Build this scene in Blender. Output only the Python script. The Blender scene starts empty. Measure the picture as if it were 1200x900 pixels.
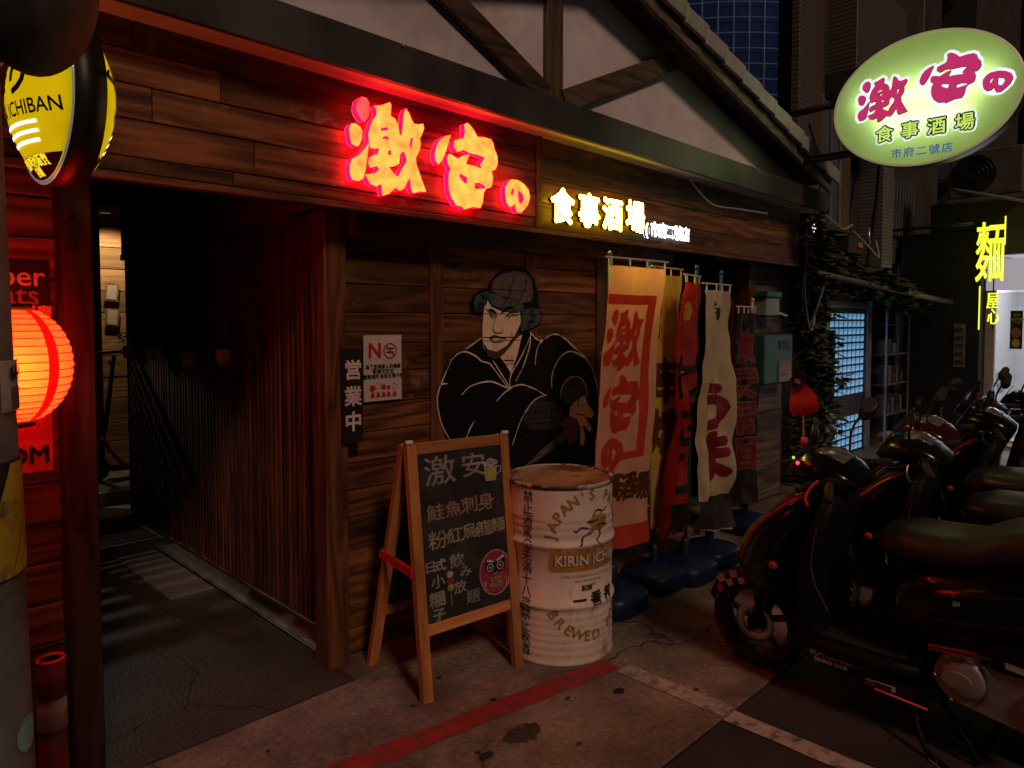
import bpy, bmesh, math, random
from mathutils import Vector, Matrix, noise as mnoise
random.seed(7)
SC = bpy.context.scene
COL = SC.collection
R = math.radians

# ---------------------------------------------------------------- camera, world, moon/street light, exposure
FPX, HORIZ, PITCH, YAW = 830.0, 377.0, R(2.5), R(45.2)
cam_d = bpy.data.cameras.new('camera')
cam = bpy.data.objects.new('camera', cam_d); COL.objects.link(cam)
cam.location = (0, 0, 1.65)
cam.rotation_euler = (R(90) - PITCH, 0, YAW - R(90))
cam_d.sensor_width = 36; cam_d.lens = 36 * FPX / 1200
cam_d.shift_y = -(450 - (HORIZ + FPX * math.tan(PITCH))) / 1200
cam_d.clip_start = 0.05; cam_d.clip_end = 2000
SC.camera = cam
world = bpy.data.worlds.new('World'); SC.world = world; world.use_nodes = True
wn = world.node_tree
sky = wn.nodes.new('ShaderNodeTexSky'); sky.sky_type = 'NISHITA'; sky.sun_disc = False
SUN_EL, SUN_AZ = R(40), R(198)          # azimuth the light comes from, clockwise from +Y
sky.sun_elevation = SUN_EL; sky.sun_rotation = SUN_AZ
wn.links.new(sky.outputs[0], wn.nodes['Background'].inputs[0])
wn.nodes['Background'].inputs[1].default_value = 0.0011
sun_d = bpy.data.lights.new('night_light', 'SUN'); sun_d.energy = 0.74; sun_d.angle = R(9); sun_d.color = (1, .60, .43)
sun = bpy.data.objects.new('night_light', sun_d); COL.objects.link(sun)
sdir = Vector((math.sin(SUN_AZ) * math.cos(SUN_EL), math.cos(SUN_AZ) * math.cos(SUN_EL), math.sin(SUN_EL)))
sun.rotation_euler = sdir.to_track_quat('Z', 'Y').to_euler(); sun.location = (0, -3, 8)
SC.view_settings.view_transform = 'Standard'; SC.view_settings.look = 'None'
SC.view_settings.exposure = 0; SC.view_settings.gamma = 1; SC.view_settings.use_curve_mapping = False
SC.cycles.use_denoising = True; SC.cycles.max_bounces = 5; SC.cycles.diffuse_bounces = 2; SC.cycles.glossy_bounces = 2
SC.cycles.transmission_bounces = 4; SC.cycles.sample_clamp_indirect = 3; SC.cycles.caustics_reflective = False; SC.cycles.caustics_refractive = False

# ---------------------------------------------------------------- materials
MATS = {}
def nodes_of(m):
    m.use_nodes = True
    return m.node_tree, m.node_tree.nodes['Principled BSDF']
def mat(name, col, rough=.6, metal=0, var=.25, scale=8, bump=.0, emit=None, estr=0, spec=.5, coat=0, stretch=(1, 1, 1), dirt=None, dscale=3, dlim=(.5, .65)):
    if name in MATS: return MATS[name]
    m = bpy.data.materials.new(name); MATS[name] = m
    nt, p = nodes_of(m); L = nt.links.new
    p.inputs['Roughness'].default_value = rough; p.inputs['Metallic'].default_value = metal
    p.inputs['Specular IOR Level'].default_value = spec; p.inputs['Coat Weight'].default_value = coat
    tc = nt.nodes.new('ShaderNodeTexCoord'); mp = nt.nodes.new('ShaderNodeMapping'); mp.inputs['Scale'].default_value = stretch
    L(tc.outputs['Object'], mp.inputs[0])
    nz = nt.nodes.new('ShaderNodeTexNoise'); nz.inputs['Scale'].default_value = scale; nz.inputs['Detail'].default_value = 6
    L(mp.outputs[0], nz.inputs['Vector'])
    rp = nt.nodes.new('ShaderNodeValToRGB'); e = rp.color_ramp.elements
    e[0].position = .3; e[1].position = .72
    e[0].color = (*[c * (1 - var) for c in col], 1); e[1].color = (*[min(1, c * (1 + var)) for c in col], 1)
    L(nz.outputs['Fac'], rp.inputs[0]); out = rp.outputs[0]
    if dirt:
        n2 = nt.nodes.new('ShaderNodeTexNoise'); n2.inputs['Scale'].default_value = dscale; n2.inputs['Detail'].default_value = 8; n2.inputs['Roughness'].default_value = .65
        L(mp.outputs[0], n2.inputs['Vector'])
        mr = nt.nodes.new('ShaderNodeMapRange'); mr.inputs[1].default_value, mr.inputs[2].default_value = dlim
        L(n2.outputs['Fac'], mr.inputs[0])
        mx = nt.nodes.new('ShaderNodeMix'); mx.data_type = 'RGBA'; L(mr.outputs[0], mx.inputs[0]); L(out, mx.inputs[6]); mx.inputs[7].default_value = (*dirt, 1)
        out = mx.outputs[2]
    L(out, p.inputs['Base Color'])
    if bump:
        b = nt.nodes.new('ShaderNodeBump'); b.inputs['Strength'].default_value = bump; b.inputs['Distance'].default_value = .01
        L(nz.outputs['Fac'], b.inputs['Height']); L(b.outputs[0], p.inputs['Normal'])
    if emit:
        p.inputs['Emission Color'].default_value = (*emit, 1); p.inputs['Emission Strength'].default_value = estr; m.cycles.emission_sampling = 'NONE'
    return m
def wood(name, c1, c2, axis=0, rough=.55, freq=9, dark=.35, bump=.4, worn=None):
    m = bpy.data.materials.new(name); MATS[name] = m
    nt, p = nodes_of(m); L = nt.links.new; N = nt.nodes.new
    tc = N('ShaderNodeTexCoord'); oi = N('ShaderNodeObjectInfo')
    ml = N('ShaderNodeMath'); ml.operation = 'MULTIPLY'; ml.inputs[1].default_value = 37.0; L(oi.outputs['Random'], ml.inputs[0])
    cb = N('ShaderNodeCombineXYZ'); [L(ml.outputs[0], cb.inputs[i]) for i in range(3)]
    ad = N('ShaderNodeVectorMath'); L(tc.outputs['Object'], ad.inputs[0]); L(cb.outputs[0], ad.inputs[1])
    mp = N('ShaderNodeMapping'); s = [1, 1, 1]; s[axis] = .10; mp.inputs['Scale'].default_value = s; L(ad.outputs[0], mp.inputs[0])
    n0 = N('ShaderNodeTexNoise'); n0.inputs['Scale'].default_value = 4.5; n0.inputs['Detail'].default_value = 3; L(mp.outputs[0], n0.inputs['Vector'])
    # growth rings: contour lines of a smooth noise field
    mm = N('ShaderNodeMath'); mm.operation = 'MULTIPLY'; mm.inputs[1].default_value = freq; L(n0.outputs['Fac'], mm.inputs[0])
    fr = N('ShaderNodeMath'); fr.operation = 'PINGPONG'; fr.inputs[1].default_value = .5; L(mm.outputs[0], fr.inputs[0])
    n1 = N('ShaderNodeTexNoise'); n1.inputs['Scale'].default_value = 45; n1.inputs['Detail'].default_value = 5
    mp2 = N('ShaderNodeMapping'); s2 = [1, 1, 1]; s2[axis] = .05; mp2.inputs['Scale'].default_value = s2; L(ad.outputs[0], mp2.inputs[0]); L(mp2.outputs[0], n1.inputs['Vector'])
    sm = N('ShaderNodeMath'); sm.operation = 'ADD'; L(fr.outputs[0], sm.inputs[0])
    h = N('ShaderNodeMath'); h.operation = 'MULTIPLY'; h.inputs[1].default_value = .95; L(n1.outputs['Fac'], h.inputs[0]); L(h.outputs[0], sm.inputs[1])
    rp = N('ShaderNodeValToRGB'); e = rp.color_ramp.elements; e[0].position = .32; e[1].position = .98
    e[0].color = (*[c * dark for c in c1], 1); e[1].color = (*c2, 1); x = e.new(.6); x.color = (*c1, 1); L(sm.outputs[0], rp.inputs[0])
    mr = N('ShaderNodeMapRange'); mr.inputs[3].default_value = .5; mr.inputs[4].default_value = 1.4; L(oi.outputs['Random'], mr.inputs[0])
    hs = N('ShaderNodeHueSaturation'); L(rp.outputs[0], hs.inputs['Color']); L(mr.outputs[0], hs.inputs['Value'])
    out = hs.outputs[0]
    if worn:
        n2 = N('ShaderNodeTexNoise'); n2.inputs['Scale'].default_value = 5; n2.inputs['Detail'].default_value = 9; n2.inputs['Roughness'].default_value = .7; L(ad.outputs[0], n2.inputs['Vector'])
        wr = N('ShaderNodeMapRange'); wr.inputs[1].default_value = .60; wr.inputs[2].default_value = .68; wr.inputs[4].default_value = .7; L(n2.outputs['Fac'], wr.inputs[0])
        mx = N('ShaderNodeMix'); mx.data_type = 'RGBA'; L(wr.outputs[0], mx.inputs[0]); L(out, mx.inputs[6]); mx.inputs[7].default_value = (*worn, 1); out = mx.outputs[2]
    L(out, p.inputs['Base Color']); p.inputs['Roughness'].default_value = rough
    b = N('ShaderNodeBump'); b.inputs['Strength'].default_value = bump; b.inputs['Distance'].default_value = .008; L(sm.outputs[0], b.inputs['Height']); L(b.outputs[0], p.inputs['Normal'])
    return m
def glow(name, col, strength, vary=0, lamp=True):
    if name in MATS: return MATS[name]
    m = bpy.data.materials.new(name); MATS[name] = m; nt, p = nodes_of(m)
    p.inputs['Base Color'].default_value = (*[min(.8, c * .6 + .05) for c in col], 1); p.inputs['Roughness'].default_value = .4
    p.inputs['Emission Color'].default_value = (*col, 1); p.inputs['Emission Strength'].default_value = strength
    if not lamp: m.cycles.emission_sampling = 'NONE'
    if vary:
        tc = nt.nodes.new('ShaderNodeTexCoord'); n = nt.nodes.new('ShaderNodeTexNoise'); n.inputs['Scale'].default_value = 16; n.inputs['Detail'].default_value = 3
        mr = nt.nodes.new('ShaderNodeMapRange'); mr.inputs[1].default_value = .3; mr.inputs[2].default_value = .7; mr.inputs[3].default_value = strength * (1 - vary); mr.inputs[4].default_value = strength * (1 + vary)
        nt.links.new(tc.outputs['Object'], n.inputs['Vector']); nt.links.new(n.outputs['Fac'], mr.inputs[0]); nt.links.new(mr.outputs[0], p.inputs['Emission Strength'])
    return m
def paper(name, col, trans=.6, emit=0, ecol=None):      # light passes through it
    m = bpy.data.materials.new(name); MATS[name] = m; nt, p = nodes_of(m); L = nt.links.new
    p.inputs['Base Color'].default_value = (*col, 1); p.inputs['Roughness'].default_value = .6
    if emit: p.inputs['Emission Color'].default_value = (*(ecol or col), 1); p.inputs['Emission Strength'].default_value = emit
    t = nt.nodes.new('ShaderNodeBsdfTranslucent'); t.inputs[0].default_value = (*col, 1)
    n = nt.nodes.new('ShaderNodeTexNoise'); n.inputs['Scale'].default_value = 12; tc = nt.nodes.new('ShaderNodeTexCoord'); L(tc.outputs['Object'], n.inputs['Vector'])
    mr = nt.nodes.new('ShaderNodeMapRange'); mr.inputs[3].default_value = trans - .12; mr.inputs[4].default_value = trans + .12; L(n.outputs['Fac'], mr.inputs[0])
    mx = nt.nodes.new('ShaderNodeMixShader'); L(mr.outputs[0], mx.inputs[0]); L(p.outputs[0], mx.inputs[1]); L(t.outputs[0], mx.inputs[2])
    L(mx.outputs[0], nt.nodes['Material Output'].inputs[0]); return m
def glass(name, col=(.8, .9, .9), rough=.05, alpha=.25):
    if name in MATS: return MATS[name]
    m = bpy.data.materials.new(name); MATS[name] = m; nt, p = nodes_of(m); L = nt.links.new
    p.inputs['Base Color'].default_value = (*col, 1); p.inputs['Roughness'].default_value = rough; p.inputs['Specular IOR Level'].default_value = .6
    t = nt.nodes.new('ShaderNodeBsdfTransparent'); mx = nt.nodes.new('ShaderNodeMixShader'); mx.inputs[0].default_value = alpha
    L(t.outputs[0], mx.inputs[1]); L(p.outputs[0], mx.inputs[2]); L(mx.outputs[0], nt.nodes['Material Output'].inputs[0]); return m

# ---------------------------------------------------------------- mesh helpers
def me_from(bm, name='m', smooth=False):
    m = bpy.data.meshes.new(name); bm.normal_update(); bm.to_mesh(m); bm.free()
    if smooth:
        for p in m.polygons: p.use_smooth = True
    return m
def add(name, mesh, material, parent=None, loc=None, rot=None):
    o = bpy.data.objects.new(name, mesh)
    if material is not None and mesh is not None:
        if not mesh.materials: mesh.materials.append(material)
        elif mesh.materials[0] != material:
            o.material_slots[0].link = 'OBJECT'; o.material_slots[0].material = material
    COL.objects.link(o)
    if parent is not None:
        o.parent = parent
        base = Vector((0, 0, 0)); q = parent
        while q is not None: base += q.location; q = q.parent
        o.location = (Vector(loc) if loc is not None else Vector((0, 0, 0))) - base
    elif loc is not None: o.location = loc
    if rot is not None: o.rotation_euler = rot
    return o
def thing(name, label, cat, loc=(0, 0, 0), group=None):
    o = bpy.data.objects.new(name, None); COL.objects.link(o); o.location = loc; o.empty_display_size = .1
    return tag(o, label, cat, group)
def tag(o, label, cat, group=None, kind=None):
    o['label'] = label; o['category'] = cat
    if group: o['group'] = group
    if kind: o['kind'] = kind
    return o
def struct(o): o['kind'] = 'structure'; return o
def copy_tree(o, parent=None):
    c = o.copy(); COL.objects.link(c); c.parent = parent
    for ch in list(o.children): copy_tree(ch, c)
    return c
def box(lo, hi, bev=.003, jit=0):
    bm = bmesh.new(); bmesh.ops.create_cube(bm, size=1)
    for v in bm.verts:
        for i in range(3): v.co[i] = (lo[i] + hi[i]) / 2 + v.co[i] * (hi[i] - lo[i])
        if jit: v.co += Vector((random.uniform(-jit, jit), random.uniform(-jit, jit), random.uniform(-jit, jit)))
    if bev: bmesh.ops.bevel(bm, geom=bm.edges[:], offset=bev, segments=1, affect='EDGES', clamp_overlap=True)
    return me_from(bm)
def obox(a, b, w, d, up=(0, 0, 1), bev=.003):
    """bar of section w (along side) x d (along up) from a to b"""
    a, b = Vector(a), Vector(b); z = (b - a).normalized(); u = Vector(up); s = z.cross(u).normalized(); u = s.cross(z)
    bm = bmesh.new(); bmesh.ops.create_cube(bm, size=1); ln = (b - a).length
    for v in bm.verts: v.co = (a + b) / 2 + s * v.co.x * w + u * v.co.y * d + z * v.co.z * ln
    if bev: bmesh.ops.bevel(bm, geom=bm.edges[:], offset=bev, segments=1, affect='EDGES', clamp_overlap=True)
    bmesh.ops.recalc_face_normals(bm, faces=bm.faces[:])
    return me_from(bm)
def tube_into(bm, pts, r, n=8, cap=True):
    pts = [Vector(p) for p in pts]; rs = r if isinstance(r, (list, tuple)) else [r] * len(pts); rings = []; pu = None
    for i, p in enumerate(pts):
        t = (pts[min(i + 1, len(pts) - 1)] - pts[max(i - 1, 0)]).normalized()
        ref = pu if pu is not None else (Vector((0, 0, 1)) if abs(t.z) < .9 else Vector((1, 0, 0)))
        s = t.cross(ref)
        if s.length < 1e-4: s = t.cross(Vector((0, 1, 0)))
        s.normalize(); u = s.cross(t); pu = u
        rings.append([bm.verts.new(p + (s * math.cos(2 * math.pi * k / n) + u * math.sin(2 * math.pi * k / n)) * rs[i]) for k in range(n)])
    for a, b in zip(rings, rings[1:]):
        for k in range(n): bm.faces.new((a[k], a[(k + 1) % n], b[(k + 1) % n], b[k]))
    if cap: bm.faces.new(rings[0][::-1]); bm.faces.new(rings[-1])
def tube(pts, r, n=8, cap=True):
    bm = bmesh.new(); tube_into(bm, pts, r, n, cap); bmesh.ops.recalc_face_normals(bm, faces=bm.faces[:]); return me_from(bm, smooth=n > 6)
def tubes(lst, n=8):
    bm = bmesh.new()
    for pts, r in lst: tube_into(bm, pts, r, n)
    bmesh.ops.recalc_face_normals(bm, faces=bm.faces[:]); return me_from(bm, smooth=True)
def smooth_path(pts, k=6):
    pts = [Vector(p) for p in pts]; out = []
    for i in range(len(pts) - 1):
        p0, p1, p2, p3 = pts[max(i - 1, 0)], pts[i], pts[i + 1], pts[min(i + 2, len(pts) - 1)]
        for j in range(k):
            t = j / k
            out.append(.5 * ((2 * p1) + (p2 - p0) * t + (2 * p0 - 5 * p1 + 4 * p2 - p3) * t * t + (3 * p1 - p0 - 3 * p2 + p3) * t ** 3))
    return out + [pts[-1]]
def lathe(prof, n=32, axis='Z', centre=(0, 0, 0), smooth=True, a0=0, a1=2 * math.pi):
    bm = bmesh.new(); full = abs(a1 - a0 - 2 * math.pi) < 1e-6; rings = []; m = n if full else n + 1
    for r, h in prof:
        ring = []
        for k in range(m):
            a = a0 + (a1 - a0) * k / n; c, s = math.cos(a) * r, math.sin(a) * r
            p = {'Z': (c, s, h), 'X': (h, c, s), 'Y': (s, h, c)}[axis]
            ring.append(bm.verts.new(Vector(p) + Vector(centre)))
        rings.append(ring)
    for a, b in zip(rings, rings[1:]):
        for k in range(n):
            try: bm.faces.new((a[k], a[(k + 1) % m], b[(k + 1) % m], b[k]))
            except ValueError: pass
    bmesh.ops.remove_doubles(bm, verts=bm.verts[:], dist=1e-6)
    bmesh.ops.recalc_face_normals(bm, faces=bm.faces[:])
    me = me_from(bm, smooth=smooth)
    return me
def loft(secs, n=20, axis='Y', e=2.6, cap=True):
    """secs: (pos, c1, h1, hx[, cx]) superellipse sections; axis Y: c1,h1 in z; axis Z: c1,h1 in y"""
    bm = bmesh.new(); rings = []
    for s in secs:
        p, c1, h1, hx = s[:4]; cx = s[4] if len(s) > 4 else 0; ring = []
        for k in range(n):
            a = 2 * math.pi * k / n; ca, sa = math.cos(a), math.sin(a)
            x = cx + hx * math.copysign(abs(ca) ** (2 / e), ca); q = c1 + h1 * math.copysign(abs(sa) ** (2 / e), sa)
            ring.append(bm.verts.new((x, p, q) if axis == 'Y' else (x, q, p)))
        rings.append(ring)
    for a, b in zip(rings, rings[1:]):
        for k in range(n): bm.faces.new((a[k], a[(k + 1) % n], b[(k + 1) % n], b[k]))
    if cap: bm.faces.new(rings[0][::-1]); bm.faces.new(rings[-1])
    bmesh.ops.recalc_face_normals(bm, faces=bm.faces[:])
    return me_from(bm, smooth=True)
def flat2d(polys, depth=0, off=0):
    """filled outline (holes allowed) in local xy, thickness depth centred on z=0"""
    c = bpy.data.curves.new('c', 'CURVE'); c.dimensions = '2D'; c.fill_mode = 'BOTH'; c.extrude = depth / 2; c.offset = off
    for p in polys:
        s = c.splines.new('POLY'); s.points.add(len(p) - 1); s.use_cyclic_u = True
        for q, v in zip(s.points, p): q.co = (v[0], v[1], 0, 1)
    o = bpy.data.objects.new('c', c); m = bpy.data.meshes.new_from_object(o); bpy.data.objects.remove(o); bpy.data.curves.remove(c); return m
def text(s, size=1, depth=0, align='CENTER', bold=0, sx=1):
    c = bpy.data.curves.new('t', 'FONT'); c.body = s; c.size = size; c.align_x = align; c.align_y = 'CENTER'; c.extrude = depth / 2; c.resolution_u = 3
    o = bpy.data.objects.new('t', c); m = bpy.data.meshes.new_from_object(o); bpy.data.objects.remove(o); bpy.data.curves.remove(c)
    if sx != 1: m.transform(Matrix.Diagonal((sx, 1, 1, 1)))
    if bold:
        bm = bmesh.new()
        for k in range(8):
            t = m.copy(); t.transform(Matrix.Translation((math.cos(k * math.pi / 4) * bold, math.sin(k * math.pi / 4) * bold, k * .00012))); bm.from_mesh(t); bpy.data.meshes.remove(t)
        bm.to_mesh(m); bm.free()
    return m
def join(ms):
    bm = bmesh.new()
    for m in ms: bm.from_mesh(m)
    return me_from(bm)
def moved(m, mtx): m = m.copy(); m.transform(mtx); return m
def warp(m, fn, cut=0):
    """map flat (x, y, z) to a curved surface; cut = longest edge allowed"""
    bm = bmesh.new(); bm.from_mesh(m)
    if cut:
        bmesh.ops.triangulate(bm, faces=bm.faces[:])
        for _ in range(5):
            es = [e for e in bm.edges if e.calc_length() > cut]
            if not es: break
            bmesh.ops.subdivide_edges(bm, edges=es, cuts=1); bmesh.ops.triangulate(bm, faces=bm.faces[:])
    for v in bm.verts: v.co = fn(v.co.x, v.co.y, v.co.z)
    return me_from(bm)
def ribbon(path, w):
    """flat strip polygon outline along a 2d path"""
    P = [Vector((p[0], p[1], 0)) for p in path]; P = [Vector((q.x, q.y)) for q in smooth_path(P, 4)]; l, r = [], []
    for i, p in enumerate(P):
        t = (P[min(i + 1, len(P) - 1)] - P[max(i - 1, 0)]); t = t.normalized() if t.length else Vector((1, 0)); n = Vector((-t.y, t.x))
        k = w * (.45 + .55 * math.sin(math.pi * min(max(i / (len(P) - 1), .06), .94)))
        l.append(p + n * k / 2); r.append(p - n * k / 2)
    return l + r[::-1]
def strips(paths, w):
    bm = bmesh.new()
    for p in paths:
        q = ribbon(p, w); n = len(q) // 2; vs = [bm.verts.new((v.x, v.y, 0)) for v in q]
        for i in range(n - 1): bm.faces.new((vs[i], vs[i + 1], vs[2 * n - 2 - i], vs[2 * n - 1 - i]))
    bmesh.ops.recalc_face_normals(bm, faces=bm.faces[:]); 
    return me_from(bm)
def ell(cx, cy, rx, ry, n=28): return [(cx + rx * math.cos(2 * math.pi * k / n), cy + ry * math.sin(2 * math.pi * k / n)) for k in range(n)]
WALLM = Matrix(((1, 0, 0, 0), (0, 0, -1, 0), (0, 1, 0, 0), (0, 0, 0, 1)))       # local xy -> world xz, facing -Y
def wallm(x, y, z): return Matrix.Translation((x, y, z)) @ WALLM
SIDEM = Matrix(((0, 0, -1, 0), (-1, 0, 0, 0), (0, 1, 0, 0), (0, 0, 0, 1)))      # local x -> -Y, local y -> Z, facing -X
def sidem(x, y, z): return Matrix.Translation((x, y, z)) @ SIDEM
GLYPH = {"geki":[[[1.754,2.636],[1.778,2.636],[1.791,2.618],[1.792,2.584],[1.784,2.553],[1.766,2.529],[1.749,2.535],[1.729,2.559],[1.722,2.58],[1.73,2.614]],[[1.699,2.508],[1.719,2.514],[1.742,2.504],[1.754,2.487],[1.752,2.455],[1.738,2.426],[1.728,2.415],[1.698,2.422],[1.69,2.455],[1.687,2.488]],[[1.787,2.443],[1.78,2.39],[1.772,2.342],[1.765,2.309],[1.757,2.282],[1.733,2.266],[1.699,2.268],[1.688,2.295],[1.688,2.329],[1.7,2.357],[1.734,2.377],[1.758,2.404]],[[1.815,2.609],[1.854,2.62],[1.901,2.643],[1.908,2.631],[1.904,2.583],[1.926,2.576],[1.944,2.555],[1.951,2.52],[1.955,2.503],[1.966,2.511],[1.972,2.554],[1.976,2.604],[1.989,2.634],[2.008,2.616],[2.019,2.594],[2.035,2.573],[2.062,2.575],[2.089,2.583],[2.094,2.563],[2.081,2.532],[2.069,2.512],[2.074,2.488],[2.068,2.456],[2.045,2.418],[2.049,2.385],[2.068,2.344],[2.087,2.304],[2.104,2.268],[2.067,2.264],[2.028,2.251],[2.017,2.27],[2.01,2.318],[1.998,2.304],[1.975,2.264],[1.953,2.252],[1.927,2.264],[1.894,2.232],[1.857,2.218],[1.853,2.242],[1.851,2.271],[1.822,2.255],[1.791,2.263],[1.774,2.29],[1.767,2.3],[1.795,2.306],[1.823,2.315],[1.841,2.335],[1.83,2.346],[1.792,2.334],[1.782,2.355],[1.789,2.377],[1.813,2.392],[1.834,2.399],[1.842,2.427],[1.817,2.422],[1.793,2.421],[1.788,2.449],[1.784,2.478],[1.794,2.514],[1.808,2.546],[1.829,2.571],[1.827,2.597]],[[1.85,2.519],[1.885,2.529],[1.89,2.516],[1.853,2.505]],[[1.86,2.48],[1.878,2.489],[1.896,2.483],[1.892,2.475],[1.861,2.471]],[[1.886,2.422],[1.903,2.429],[1.91,2.428],[1.903,2.419],[1.91,2.41],[1.884,2.404],[1.889,2.415]],[[2.015,2.503],[2.03,2.508],[2.024,2.479],[2.018,2.457],[2.009,2.467]],[[1.891,2.352],[1.924,2.36],[1.95,2.376],[1.954,2.419],[1.977,2.437],[1.991,2.406],[1.991,2.391],[1.961,2.347],[1.942,2.314],[1.92,2.326]]],"an":[[[2.22,2.549],[2.259,2.562],[2.243,2.521],[2.227,2.477],[2.204,2.432],[2.181,2.407],[2.162,2.422],[2.158,2.454],[2.17,2.496],[2.189,2.526]],[[2.347,2.63],[2.367,2.641],[2.387,2.632],[2.412,2.612],[2.433,2.585],[2.484,2.591],[2.527,2.588],[2.543,2.574],[2.551,2.544],[2.572,2.512],[2.575,2.471],[2.562,2.444],[2.544,2.432],[2.531,2.433],[2.541,2.393],[2.535,2.358],[2.526,2.344],[2.492,2.332],[2.476,2.309],[2.47,2.262],[2.453,2.23],[2.403,2.23],[2.341,2.21],[2.333,2.221],[2.293,2.226],[2.261,2.258],[2.246,2.295],[2.242,2.342],[2.246,2.379],[2.258,2.398],[2.238,2.419],[2.235,2.448],[2.247,2.469],[2.27,2.466],[2.302,2.454],[2.334,2.473],[2.379,2.489],[2.366,2.457],[2.356,2.436],[2.391,2.437],[2.466,2.43],[2.451,2.446],[2.485,2.489],[2.441,2.495],[2.379,2.495],[2.342,2.505],[2.298,2.487],[2.276,2.509],[2.282,2.54],[2.342,2.563],[2.35,2.594]],[[2.313,2.385],[2.366,2.372],[2.359,2.334],[2.329,2.351],[2.313,2.367]],[[2.415,2.352],[2.449,2.357],[2.479,2.347],[2.49,2.338],[2.479,2.331],[2.414,2.321]]],"no":[[[2.679,2.406],[2.726,2.408],[2.773,2.393],[2.807,2.368],[2.819,2.329],[2.802,2.287],[2.773,2.258],[2.745,2.235],[2.716,2.238],[2.705,2.263],[2.707,2.286],[2.688,2.268],[2.661,2.259],[2.638,2.281],[2.63,2.319],[2.631,2.358],[2.652,2.39]],[[2.679,2.354],[2.696,2.365],[2.693,2.34],[2.684,2.321],[2.67,2.329]],[[2.726,2.354],[2.759,2.342],[2.771,2.317],[2.754,2.285],[2.73,2.292],[2.724,2.318]]]}
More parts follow.
